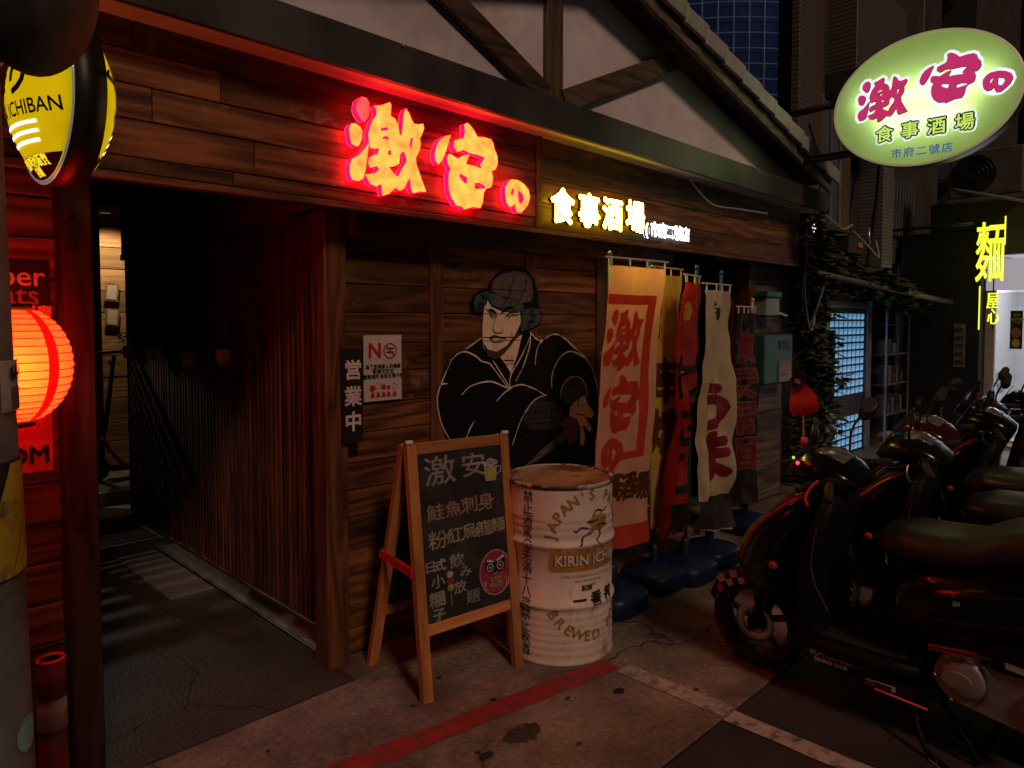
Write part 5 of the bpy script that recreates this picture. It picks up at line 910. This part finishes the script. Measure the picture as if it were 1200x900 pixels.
    # floor, body, seat
    A('floorboard', loft([(.32, .295, .03, .20), (.2, .29, .035, .215), (.0, .29, .035, .215), (-.14, .30, .035, .20)], 18, 'Y', 5), PLK)
    A('side_skirt', loft([(.36, .235, .045, .14), (.2, .225, .055, .19), (-.05, .225, .055, .195), (-.24, .25, .05, .17)], 18, 'Y', 3), paint)
    A('floor_mat', box((-.17, -.08, .326), (.17, .26, .334), .003), RUBBER)
    A('body', loft([(.0, .47, .13, .12), (-.06, .53, .17, .15), (-.2, .56, .17, .185), (-.4, .615, .15, .20), (-.6, .69, .125, .185), (-.78, .755, .09, .14), (-.92, .80, .05, .08)], 26, 'Y', 2.6), paint)
    A('body_panel', loft([(-.02, .50, .06, .155), (-.15, .51, .06, .195), (-.35, .55, .045, .207), (-.6, .62, .03, .19)], 18, 'Y', 2.4), PLK)
    A('seat', loft([(.05, .765, .015, .08), (.02, .77, .05, .125), (-.08, .775, .07, .155), (-.2, .775, .072, .165), (-.30, .785, .068, .165), (-.40, .83, .078, .165), (-.55, .86, .078, .155), (-.7, .875, .062, .13), (-.78, .88, .03, .08)], 24, 'Y', 2.7), SEATM)
    A('grab_rail', tube(smooth_path([(-.15, -.55, .82), (-.17, -.75, .86), (-.12, -.95, .90), (.12, -.95, .90), (.17, -.75, .86), (.15, -.55, .82)], 4), .013), ALU)
    A('tail_light', loft([(-.86, .79, .04, .11), (-.94, .795, .035, .10), (-.97, .79, .02, .07)], 16, 'Y', 2.6), LENSR)
    A('rear_fender', obox((0, -.80, .70), (0, -1.02, .42), .15, .012, (0, 1, 0)), PLK); A('licence_plate', obox((0, -.985, .60), (0, -1.05, .49), .20, .004, (0, 1, .3)), DECAL)
    # engine, exhaust, stand
    cA, cB, rA, rB = (-.29, .335), (-.55, .30), .098, .115
    pts = [(cA[0] + rA * math.cos(R(a)), cA[1] + rA * math.sin(R(a))) for a in range(-80, 101, 15)] + [(cB[0] + rB * math.cos(R(a)), cB[1] + rB * math.sin(R(a))) for a in range(95, 271, 15)]
    en = A('engine_case', lsel(pts, -.155, .06), CASE)
    A('drive_cover', lathe([(0, -.018), (.060, -.016), (.074, -.008), (.078, .004)], 32, 'X', (-.185, cA[0], cA[1])), CASE, en); A('clutch_cover', lathe([(0, -.03), (.022, -.028), (.026, -.018), (.075, -.015), (.088, .004)], 32, 'X', (-.185, cB[0], cB[1])), CASE, en)
    A('kick_cover', lsel([(cA[0] + .02 - .05 * math.cos(R(a)), cA[1] + .0 + .03 * math.sin(R(a))) for a in range(0, 360, 20)], -.205, .012), CASE, en)
    A('drive_seam', tube(smooth_path([(-.192, cA[0] - .06, cA[1] + .075), (-.196, cA[0] - .095, cA[1] + .03), (-.196, cA[0] - .09, cA[1] - .03), (-.192, cA[0] - .06, cA[1] - .07)], 5), .005, 6), STEEL, en)
    for k, (y, z) in enumerate([(pts[i][0] * .97 - .01, pts[i][1] * .99) for i in (1, 5, 9, 13, 16, 20, 23)]): A('bolt', lathe([(0, -.008), (.007, -.007), (.008, 0)], 6, 'X', (-.187, y, z)), CHROME, en)
    A('air_box', loft([(-.34, .44, .04, .05, -.14), (-.4, .45, .055, .06, -.14), (-.6, .445, .055, .06, -.14), (-.68, .43, .03, .045, -.14)], 16, 'Y', 3.2), PLK); A('brand_plate', lsel([(-.42, .455), (-.58, .435), (-.58, .415), (-.42, .432)], -.202, .003), DECAL)
    A('shock', tube([(-.14, -.68, .62), (-.14, -.60, .26)], .024), REDDECAL); A('exhaust', loft([(-.28, .24, .035, .035, .16), (-.42, .25, .055, .05, .17), (-.72, .30, .06, .055, .18), (-.8, .31, .035, .035, .18)], 18, 'Y', 2.2), PLK)
    A('kickstand', tube(smooth_path([(-.12, -.13, .20), (-.16, -.12, .12), (-.22, -.17, .035), (-.25, -.22, .012)], 4), .011), PLK); A('stand_foot', obox((-.235, -.20, .008), (-.275, -.26, .008), .04, .012), CHROME)
    A('centre_stand', tube([(-.13, -.2, .2), (-.17, -.34, .02), (.17, -.34, .02), (.13, -.2, .2)], .012), PLK)
    if not cheap:
        A('tank_badge', lathe([(0, -.004), (.019, -.003), (.02, .003)], 24, 'X', (-.135, .225, .905)), CHROME); A('key_lock', lathe([(0, -.006), (.012, -.005), (.013, .003)], 16, 'X', (-.12, .24, .88)), CHROME)
        for s, y, z, sz, m_ in (('RACING', .19, .262, .045, DECAL), ('RIDING CLUB', .19, .232, .022, DECAL), ('EXTREME', -.0, .208, .022, BLACK)):
            tm = text(s, sz, bold=.0012); tm.transform(sidem(-.2005 if m_ is BLACK else -.199, y, z)); A('decal_text', tm, m_)
        A('decal', lsel([(.05, .198), (-.06, .198), (-.06, .22), (.05, .22)], -.198, .002), DECAL)
        A('light_strip', tube([(-.19, .02, .183), (-.185, -.17, .168)], .004, 5), glow('red_strip', (1, .06, .03), .10, 0, False)); A('foot_peg', obox((-.205, -.18, .435), (-.205, -.33, .45), .016, .014), mat('peg_red', (.22, .015, .015), .4)); A('peg_bolt', tube([(-.205, -.33, .45), (-.205, -.38, .453)], .006, 6), CHROME); A('side_arrow', lsel([(-.245, .655), (-.265, .652), (-.255, .672)], -.204, .003), REFL)
        A('badge', lsel([(-.255, .617), (-.28, .622), (-.28, .634), (-.258, .635)], -.2065, .003), mat('badge_blue', (.2, .5, .7), .3))
    return t
def place(t, x, y, rz, label, tilt=6):
    t.location = (x, y, 0); t.rotation_euler = (0, R(-tilt), R(rz)); tag(t, label, 'motor scooter', 'scooters parked in a row')
s0 = make_scooter(0); place(s0, 3.215, .935, 0, 'black motor scooter with chequered fender nearest the camera', 4)
s1 = make_scooter(1, mat('gloss_charcoal', (.008, .008, .009), .22, coat=.25, spec=.3), True); place(s1, 4.02, .82, 5, 'glossy black motor scooter directly behind the chequered one', 5)
RED2 = mat('gloss_darkred', (.05, .006, .006), .2, coat=.5); BLUE2 = mat('gloss_navy', (.012, .018, .04), .2, coat=.5)
for x, y, rz, lab, pm in ((4.72, .95, -3, 'dark red motor scooter third from the camera in the row', RED2), (5.45, .80, 3, 'black motor scooter fourth from the camera in the row', PAINTK), (6.2, .98, -4, 'navy motor scooter fifth from the camera in the row', BLUE2), (7.0, .86, 2, 'black motor scooter farthest away near the lit noodle shop', PAINTK)):
    c = copy_tree(s1); place(c, x, y, rz, lab, 5)
    for ch in c.children:
        if ch.data and ch.data.materials and ch.data.materials[0].name == 'gloss_charcoal': ch.material_slots[0].link = 'OBJECT'; ch.material_slots[0].material = pm
# paper flag on the first scooter
fl = thing('hand_flag', 'small red and blue cloth flag on a stick above the near scooter', 'flag', (3.32, 1.39, 1.07))
add('stick', tube([(3.32, 1.385, 1.05), (3.33, 1.40, 1.26)], .005, 6), mat('stick_wood', (.4, .22, .1), .6), fl); add('holder', lathe([(0, -.02), (.016, -.02), (.016, .02), (0, .02)], 12, 'Z', (3.32, 1.385, 1.085)), mat('pink_plastic_bright', (.7, .05, .15), .4), fl)
ff = lambda x, y, z: Vector((3.33 + .012 * math.sin(y * 25 + x * 12) - z, 1.465 - x * .85, 1.385 - y * .85 - x * .2))
add('cloth', warp(flat2d([[(0, .02), (.06, 0), (.155, .06), (.175, .13), (.09, .19), (.01, .2)]]), ff, .02), mat('flag_red', (.42, .015, .02), .7), fl)
add('canton', warp(flat2d([[(.0, .015), (.045, -.045), (.095, -.02), (.06, .06), (.02, .09)]]), lambda x, y, z: ff(x, y, z) + Vector((-.004, 0, 0)), .02), mat('flag_blue', (.012, .02, .11), .7), fl)
add('sun_emblem', warp(flat2d([[(.045 + (.022 if k % 2 else .011) * math.cos(k * math.pi / 12), .01 + (.022 if k % 2 else .011) * math.sin(k * math.pi / 12)) for k in range(24)]]), lambda x, y, z: ff(x, y, z) + Vector((-.008, 0, 0)), .03), DECAL, fl)

# ---------------------------------------------------------------- pier fittings
mbx = thing('letter_box', 'green steel letter box with grey slot panel on the pier', 'letter box', (6.1, 2.86, 1.08))
GREENP = mat('green_enamel', (.025, .14, .10), .4, var=.2); add('case', box((5.86, 2.80, 1.10), (6.42, 2.955, 1.54), .012), GREENP, mbx); add('window', box((6.14, 2.794, 1.40), (6.34, 2.802, 1.48), .002), BLACK, mbx); add('slot_panel', box((6.13, 2.792, 1.11), (6.38, 2.802, 1.30), .003), mat('grey_panel', (.32, .30, .27), .5, dirt=(.2, .18, .15)), mbx)
add('handle', tube([(6.2, 2.79, 1.19), (6.2, 2.775, 1.19), (6.31, 2.775, 1.19), (6.31, 2.79, 1.19)], .005, 6), STEEL, mbx)
sb = thing('junction_box', 'small pale green box with a green lid above the letter box', 'box', (6.1, 2.86, 1.66))
add('case', box((5.93, 2.82, 1.70), (6.18, 2.955, 1.86), .01), mat('pale_green', (.28, .42, .38), .5), sb); add('lid', box((5.91, 2.805, 1.862), (6.2, 2.955, 1.92), .01), GREENP, sb); add('spout', tube([(6.17, 2.83, 1.73), (6.28, 2.80, 1.70)], .012), WHITE, sb)
cam_ = thing('security_camera', 'small round camera with four tiny lights under the roof corner', 'camera', (6.5, 2.75, 2.45))
add('dome', lathe([(0, -.05), (.04, -.04), (.055, 0), (.05, .03), (0, .035)], 20, 'Y', (6.52, 2.72, 2.50)), BLACK, cam_); add('mount', tube([(6.52, 2.73, 2.50), (6.52, 2.9, 2.54)], .02), BLACK, cam_)
for k in range(5): add('diode', lathe([(0, -.006), (.008, -.004), (0, .004)], 8, 'Y', (6.52 + (.032 * math.cos(k * 1.57) if k < 4 else 0), 2.668, 2.50 + (.032 * math.sin(k * 1.57) if k < 4 else 0))), glow('infrared_diode', (1, .85, .9), 1.2, 0, False), cam_)

# ---------------------------------------------------------------- tiled apartment block next door
def tile_mat(name, c, grout, s=26, r=.5):
    m = bpy.data.materials.new(name); nt, p = nodes_of(m); L = nt.links.new; tc = nt.nodes.new('ShaderNodeTexCoord'); mp = nt.nodes.new('ShaderNodeMapping'); mp.inputs['Rotation'].default_value = (R(90), 0, 0); L(tc.outputs['Object'], mp.inputs[0])
    b = nt.nodes.new('ShaderNodeTexBrick'); b.offset = 0; b.inputs['Scale'].default_value = s / 4; b.inputs['Color1'].default_value = (*c, 1); b.inputs['Color2'].default_value = (*[x * .8 for x in c], 1); b.inputs['Mortar'].default_value = (*grout, 1); b.inputs['Mortar Size'].default_value = .05; b.inputs['Brick Width'].default_value = .3; b.inputs['Row Height'].default_value = .3
    L(mp.outputs[0], b.inputs['Vector']); L(b.outputs['Color'], p.inputs['Base Color']); p.inputs['Roughness'].default_value = r; return m
TILE1 = tile_mat('mosaic_tile', (.17, .165, .15), (.06, .06, .06)); TILE2 = tile_mat('brown_mosaic_tile', (.20, .15, .09), (.07, .05, .035)); DCON = mat('dark_render', (.05, .047, .045), .85, var=.35, scale=3, bump=.2)
ap = thing('apartment_block', 'dark tiled apartment block rising behind the oval sign', 'building', (9.5, 6, 0))
add('wall', moved(flat2d([[(7.9, 3.45), (13.4, 3.45), (21.5, 9.2)]], 9.5), Matrix.Translation((0, 0, 7.25))), DCON, ap); add('column', box((7.05, 3.06, 2.62), (7.42, 3.14, 12), .004), TILE1, ap); add('wing_wall', box((7.42, 3.16, 2.5), (8.3, 3.449, 12), 0), DCON, ap); add('tile_pier', box((8.30, 3.22, 2.3), (8.9, 3.448, 12), .004), TILE2, ap); add('tile_pier', box((7.44, 3.08, 2.7), (7.70, 3.158, 12), .004), TILE2, ap)
add('balcony', box((8.0, 2.85, 4.35), (9.6, 3.447, 5.4), .01), TILE1, ap); add('balcony_beam', box((7.95, 2.78, 4.1), (9.65, 3.446, 4.349), .01), DCON, ap); add('tile_pier', box((9.85, 3.15, 2.0), (10.25, 3.448, 5.0), .004), tile_mat('pale_mosaic_tile', (.26, .27, .25), (.09, .09, .09)), ap)
w_ = add('window', box((7.75, 3.12, 2.72), (8.25, 3.156, 4.05), 0), mat('window_pane_blue', (.10, .15, .19), .2, var=.2, scale=2), ap)
for a in ((7.71, 7.76), (7.98, 8.02), (8.24, 8.29)): add('frame', box((a[0], 3.09, 2.70), (a[1], 3.12, 4.07), .003), mat('window_alu', (.32, .33, .34), .4, .6), w_)
add('sill', box((7.70, 3.02, 2.64), (8.32, 3.118, 2.699), .004), DCON, w_)
w2 = add('window', box((11.0, 3.40, 2.9), (11.9, 3.446, 3.7), 0), MATS['window_pane_blue'], ap)
for k in range(8): add('bar', box((11.0 + k * .128, 3.37, 2.9), (11.02 + k * .128, 3.39, 3.7), .002), MATS['window_alu'], w2)
gf = add('ground_floor', box((6.62, 3.5, 0), (13.2, 3.7, 2.5), 0), mat('dark_shopfront', (.012, .012, .013), .6), ap)
# lattice glass door lit from behind
dr = thing('lattice_door', 'sliding door with blue lit panes in a dark grid behind the scooters', 'door', (8.7, 3.2, 0))
add('frame', box((8.36, 3.26, 0), (8.46, 3.36, 2.0), .006), mat('door_alu', (.38, .38, .40), .35, .7), dr); add('frame', box((9.74, 3.26, 0), (9.88, 3.36, 2.0), .006), MATS['door_alu'], dr); add('leaf', box((8.46, 3.30, .02), (9.74, 3.34, 1.82), 0), mat('door_dark', (.02, .02, .025), .5), dr); add('head', box((8.36, 3.24, 1.82), (9.88, 3.36, 1.9), .005), MATS['door_alu'], dr); add('pull', box((8.44, 3.20, .62), (8.50, 3.26, 1.55), .005), BLACK, dr); add('lock_plate', box((8.34, 3.22, .30), (8.64, 3.255, .62), .02), STEEL, dr)
PANE = glow('blue_lit_pane', (.20, .48, .80), .52, .6, False); pm_ = box((-.052, -.004, -.034), (.052, .004, .034), .003)
for i in range(8):
    for j in range(11): add('pane', pm_, PANE, dr, loc=(8.62 + i * .142, 3.292, .78 + j * .0935))
    for j in range(5): add('pane', pm_, PANE, dr, loc=(8.62 + i * .142, 3.292, .06 + j * .0935))
sh = thing('wire_shelf', 'dim shelf of boxes and cups right of the blue lattice door', 'shelf', (9.9, 3.2, 0))
for z in (.4, .8, 1.2, 1.6): add('shelf_board', box((9.95, 3.12, z), (10.9, 3.42, z + .025), .003), mat('shelf_grey', (.08, .08, .085), .5), sh)
for x in (9.95, 10.87): add('upright', box((x, 3.10, 0), (x + .03, 3.12, 1.9), .002), MATS['door_alu'], sh)
for k in range(14): x = 10.02 + (k % 5) * .17; z = .425 + .4 * (k // 5); add('box', box((x, 3.15, z), (x + random.uniform(.07, .14), 3.35, z + random.uniform(.1, .26)), .004), mat('box%d' % (k % 4), [(.10, .10, .11), (.04, .05, .07), (.10, .09, .08), (.04, .04, .045)][k % 4], .6), sh)
# noodle shop
ns = thing('noodle_shop', 'brightly lit noodle shop with white interior beyond the scooters', 'shop', (13, 2, 0))
SW = mat('shop_white', (.72, .70, .74), .6, var=.04); add('floor', box((10.9, -.2, -.01), (15.5, 6, .03), 0), mat('shop_tiles', (.5, .47, .45), .5), ns)
add('back_wall', box((15.3, -.2, .03), (15.4, 6, 3.0), 0), SW, ns); add('side_wall', box((12.1, 2.62, .03), (15.3, 2.7, 3.0), 0), SW, ns); add('ceiling', box((11.6, -.2, 2.72), (15.3, 2.62, 2.76), 0), SW, ns); add('canopy', box((11.35, -.2, 2.55), (11.58, 3.0, 3.3), .01), mat('canopy_dark', (.06, .06, .065), .5), ns)
add('header', box((11.62, -.2, 2.08), (11.68, 2.60, 2.50), .005), glow('header_glow', (.62, .58, .66), .5), ns); add('column', box((11.3, 2.36, 0), (11.7, 3.3, 2.9), .006), mat('column_dark', (.012, .012, .012), .6), ns); add('frame_post', box((11.6, 2.24, .03), (11.68, 2.358, 2.08), .005), mat('post_lilac', (.52, .50, .58), .5), ns)  # header glows by itself, standing in for light falling on it from outside
add('frame_post', box((11.62, 1.80, .03), (11.68, 1.84, 2.08), .005), MATS['door_alu'], ns); gp = add('glass_door', box((11.64, 1.84, .04), (11.65, 2.24, 2.05), 0), glass('shop_glass', (.55, .72, .82), .1, .35), ns)
add('poster', box((11.625, 1.93, 1.28), (11.632, 2.07, 1.80), .001), mat('menu_black', (.02, .02, .02), .5), gp)
for z, s in ((1.74, '拉麵'), (1.68, '營業時間'), (1.64, '11:00')): tm = text(s, .04, bold=.001); tm.transform(sidem(11.623, 2.0, z)); add('poster_text', tm, mat('menu_yellow', (.7, .55, .08), .5), gp)
for z, r_, m_ in ((1.50, .055, mat('menu_meat', (.5, .16, .12), .5)), (1.36, .045, MATS['menu_yellow'])): tm = flat2d([ell(0, 0, r_, r_ * 1.3)]); tm.transform(sidem(11.623, 2.0, z)); add('poster_picture', tm, m_, gp)
DL = glow('downlight', (1, .98, 1), 14)
for x, y in ((12.3, 2.2), (12.3, 1.4), (13.6, 2.2), (13.6, 1.2), (14.6, 1.9), (12.3, .6)): add('downlight', lathe([(0, 2.712), (.10, 2.712), (.10, 2.719)], 20, 'Z', (x, y, 0)), DL, ns)
l3 = bpy.data.lights.new('area', 'AREA'); l3.energy = 100; l3.size = 2; l3.color = (.95, .96, 1); o3 = bpy.data.objects.new('light', l3); COL.objects.link(o3); o3.parent = ns; o3.location = (.3, -.7, 2.69)
cq = thing('chair', 'pale bentwood chair inside the lit noodle shop', 'chair', (12.3, 2.1, 0))
for dx in (-.17, .17):
    for dy in (-.17, .17): add('leg', tube([(12.3 + dx, 2.1 + dy, .03), (12.3 + dx * .9, 2.1 + dy * .9, .47)], .014, 6), mat('chair_grey', (.35, .36, .38), .5), cq)
add('seat', box((12.1, 1.9, .47), (12.5, 2.3, .50), .01), MATS['chair_grey'], cq); add('backrest', loft([(.62, 2.28, .012, .17, 12.3), (.75, 2.30, .012, .20, 12.3), (.92, 2.31, .012, .17, 12.3)], 16, 'Z', 3), MATS['chair_grey'], cq)
dm = thing('door_mat', 'black and yellow door mat before the lit noodle shop', 'mat', (11.1, 2.0, .03)); add('mat', box((10.92, 1.55, .031), (11.45, 2.30, .045), .004), mat('mat_black', (.03, .03, .03), .9, dirt=(.4, .3, .05), dscale=6, dlim=(.5, .53)), dm); add('border', box((10.9, 1.52, .0305), (11.47, 2.33, .036), .002), RUBBER, dm)
pn = thing('notice', 'small grey notice sheet on the dark column beside the noodle shop', 'poster', (11.28, 2.7, 1.0)); add('sheet', box((11.29, 2.52, 1.02), (11.298, 2.66, 1.62), .001), mat('notice_grey', (.16, .15, .15), .6, var=.5, scale=14), pn)
for k in range(5): add('print', box((11.284, 2.545, 1.07 + k * .11), (11.289, 2.64, 1.12 + k * .11), 0), mat('notice_print', (.05, .04, .03), .6), pn)
nn = thing('neon_sign', 'vertical yellow neon noodle sign hanging before the white shop', 'neon sign', (10.5, 2.1, 1.6)); NEON = glow('yellow_neon', (.93, 1, .05), 1.1)
def neon(ch, sz, y, z, bold, sx=.55): tm = text(ch, sz, .03, bold=bold, sx=sx); tm.transform(sidem(10.5, y, z)); add('character', tm, NEON, nn)
neon('麵', .80, 2.10, 2.46, .003, .40); neon('屋', .22, 2.06, 1.90, .001, .6); neon('心', .22, 2.05, 1.70, .001, .6)
for y, z0, z1 in ((1.95, 2.6, 2.95), (2.20, 1.55, 2.1)): add('neon_bar', tube([(10.5, y, z0), (10.5, y, z1)], .008, 6), NEON, nn)
[add('rod', tube([(10.53, y, 1.55), (10.53, y, 2.95)], .008, 6), BLACK, nn) for y in (2.06, 2.16)]; add('bracket', tube([(10.56, 2.3, 2.9), (10.6, 3.4, 2.9)], .02), BLACK, nn)
# air conditioner and pipe
ac = thing('air_conditioner', 'outdoor air conditioner unit high on the wall above neon sign', 'air conditioner', (11.2, 2.4, 3.2)); add('case', box((11.2, 1.9, 3.32), (11.6, 2.75, 3.95), .02), mat('ac_white', (.13, .13, .125), .5), ac)
for r_ in (.06, .11, .16, .21, .25): add('grille_ring', lathe([(r_, -.012), (r_ + .008, -.012), (r_ + .008, 0)], 28, 'X', (11.198, 2.45, 3.63)), BLACK, ac)
add('fan', lathe([(0, -.002), (.255, -.002)], 28, 'X', (11.199, 2.45, 3.63)), MATTEBLK, ac); add('bracket', box((11.15, 1.9, 3.27), (11.6, 2.75, 3.318), .004), STEEL, ac)
hp = tag(add('awning_pipe', tube([(10.2, 2.45, 3.30), (11.1, 1.4, 3.05)], .02, 8), mat('pipe_grey', (.2, .2, .2), .5)), 'slanting grey pipe above the neon sign', 'pipe')

# ---------------------------------------------------------------- vines and cables on the corner
def vine(label, segs, n, sz, seed, m):
    t = thing('climbing_vine', label, 'plant', tuple(segs[0][0]), 'climbing vines'); rnd = random.Random(seed); ms = []
    for k, (c, rx, ry, rz) in enumerate(segs): ms.append(leaf_cluster(n, c, rx, ry, rz, sz, seed * 50 + k))
    lf = add('foliage', join(ms), m, t)
    for k, (c, rx, ry, rz) in enumerate(segs[:-1]): add('stem', tube(smooth_path([c, (Vector(c) + Vector(segs[k + 1][0])) / 2 + Vector((0, -.05, -.06)), segs[k + 1][0]], 5), .012, 6), mat('vine_stem', (.07, .05, .03), .8), t)
LEAFV = mat('vine_leaf', (.075, .10, .03), .5, var=.5, scale=12)
vine('dense leafy vine spreading along the eave over blue lattice door', [((6.75 + k * .45, 2.95 + .1 * math.sin(k), 2.30 - .045 * k), .34, .26, .17) for k in range(9)], 420, .15, 3, LEAFV)
vine('hanging vine trailing down between letter box and lattice door', [((6.95, 2.9, 2.1), .3, .2, .22), ((7.1, 2.92, 1.75), .28, .2, .22), ((7.35, 2.95, 1.4), .33, .2, .25), ((7.5, 2.95, 1.0), .38, .2, .25), ((7.4, 2.95, .6), .4, .22, .28), ((7.3, 2.95, .25), .4, .25, .25)], 200, .14, 5, LEAFV)
vine('sparse vine climbing the dark wall below the oval sign', [((6.85, 2.95, 2.65), .3, .2, .22), ((7.2, 3.0, 2.5), .3, .2, .15), ((7.7, 3.1, 2.45), .35, .2, .12)], 260, .13, 8, LEAFV)
eave = thing('eave', 'low dark corrugated eave under the vines over the lattice door', 'roof', (9, 3.1, 2.0)); add('sheet', obox((6.7, 3.05, 2.12), (11.2, 3.0, 1.93), .7, .03, (0, 0, 1)), mat('eave_dark', (.05, .05, .05), .6), eave); add('gutter', tube([(6.7, 2.70, 2.10), (11.2, 2.68, 1.91)], .03), mat('gutter_grey', (.12, .12, .12), .5), eave)
CW = mat('cable_white', (.45, .44, .42), .5)
for k, (pts, m_, r_, lab) in enumerate((
    ([(4.45, 2.70, 2.655), (4.75, 2.70, 2.52), (5.2, 2.71, 2.53), (5.7, 2.72, 2.55)], CW, .006, 'loose white wire sagging below the awning edge'),
    ([(6.55, 2.75, 2.15), (6.62, 2.78, 1.9), (6.72, 2.78, 1.62), (6.85, 2.8, 1.58), (6.92, 2.8, 1.75)], CW, .009, 'white cable looping beside the letter box'),
    ([(6.45, 2.7, 2.5), (6.5, 2.72, 2.2), (6.48, 2.74, 2.0), (6.52, 2.76, 1.75)], CW, .008, 'white cable dropping straight past the junction box'),
    ([(7.3, 2.9, 2.75), (7.7, 2.85, 2.62), (8.1, 2.9, 2.70), (8.5, 3.1, 2.6)], CW, .010, 'pale cable strung below the blue window'),
    ([(8.0, 2.85, 2.62), (8.4, 2.8, 2.45), (8.8, 2.85, 2.40), (9.0, 2.95, 2.6)], CW, .012, 'thick pale cable loop under the tiled pier'),
    ([(9.6, 3.1, 3.9), (9.3, 3.05, 3.1), (9.1, 3.05, 2.5), (8.9, 3.0, 2.1)], BLACK, .03, 'black cable bundle running down tiled pier'),
    ([(7.05, 2.95, 3.6), (7.25, 2.9, 3.1), (7.1, 2.92, 2.85)], BLACK, .012, 'thin black cable hanging by the roof corner'),
    ([(6.95, 2.72, 2.05), (6.8, 2.75, 1.75), (6.72, 2.78, 1.6)], mat('cable_blue', (.05, .12, .25), .5), .012, 'blue hose slanting through the vines'))):
    tag(add('cable', tube(smooth_path(pts, 6), r_, 6), m_), lab, 'cable')
jb = thing('meter_box', 'orange and grey fuse box on the wall under the tiled pier', 'box', (8.5, 3.1, 2.4)); add('case', box((8.30, 3.0, 2.42), (8.75, 3.2, 2.62), .01), DCON, jb); add('switch', box((8.55, 2.985, 2.50), (8.68, 2.999, 2.56), .003), mat('switch_orange', (.55, .16, .06), .5), jb); add('conduit', tube([(8.85, 2.98, 2.5), (8.85, 2.98, 2.75)], .02), STEEL, jb)

# ---------------------------------------------------------------- glass tower and dark blocks far behind
tw = thing('glass_tower', 'dark blue glass office tower with pale mullion lines far behind the roof', 'building', (95, 50, 0))
TCX, TCY, TR_ = 112.0, 68.0, 30.0
def tpt(a, z, r=TR_): return Vector((TCX + r * math.cos(a), TCY + r * math.sin(a), z))
add('core', lathe([(TR_ - .5, -1), (TR_ - .5, 50), (TR_ - 4, 54), (0, 56)], 90, 'Z', (TCX, TCY, 0), smooth=False), mat('tower_glass', (.010, .018, .045), .15, var=.5, scale=.15, emit=(.012, .024, .085), estr=.12), tw)  # slight emission put into the glass for its night-lit look
TM = mat('tower_mullion', (.12, .16, .22), .4, var=.7, scale=.35, emit=(.10, .16, .28), estr=.11)  # faint emission put into the mullions imitates lines reflected in the glass
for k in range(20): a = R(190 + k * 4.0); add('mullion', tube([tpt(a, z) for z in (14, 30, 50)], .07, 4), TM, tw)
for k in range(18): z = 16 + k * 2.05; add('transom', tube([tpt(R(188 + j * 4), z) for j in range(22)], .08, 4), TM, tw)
bb_ = thing('background_block', 'unlit concrete apartment block behind the noodle shop', 'building', (22, 8, 0))
add('wall', box((14.5, 3.2, 0), (32, 5.9, 15), 0), DCON, bb_)
for k in range(2):
    for j in range(3):
        y = 3.5 + k * 1.25; z = 4.2 + j * 3.2; w = add('window', box((14.46, y, z), (14.498, y + .9, z + 1.4), .003), MATS['window_pane_blue'], bb_); add('sill', box((14.35, y - .08, z - .09), (14.455, y + .98, z - .01), .003), DCON, w)
sb_ = thing('background_block', 'low dark building with shutters beyond the noodle shop street corner', 'building', (24, -4, 0))
add('wall', box((18, -9, 0), (34, 2.8, 11), 0), DCON, sb_)
for k in range(4):
    add('shutter', box((17.95, -8.4 + k * 2.8, .1), (17.99, -6.2 + k * 2.8, 2.6), .004), mat('shutter_grey', (.12, .12, .12), .6), sb_)
    for j in range(2): add('window', box((17.95, -8.2 + k * 2.8, 4 + 3 * j), (17.99, -6.6 + k * 2.8, 5.4 + 3 * j), .004), MATS['window_pane_blue'], sb_)
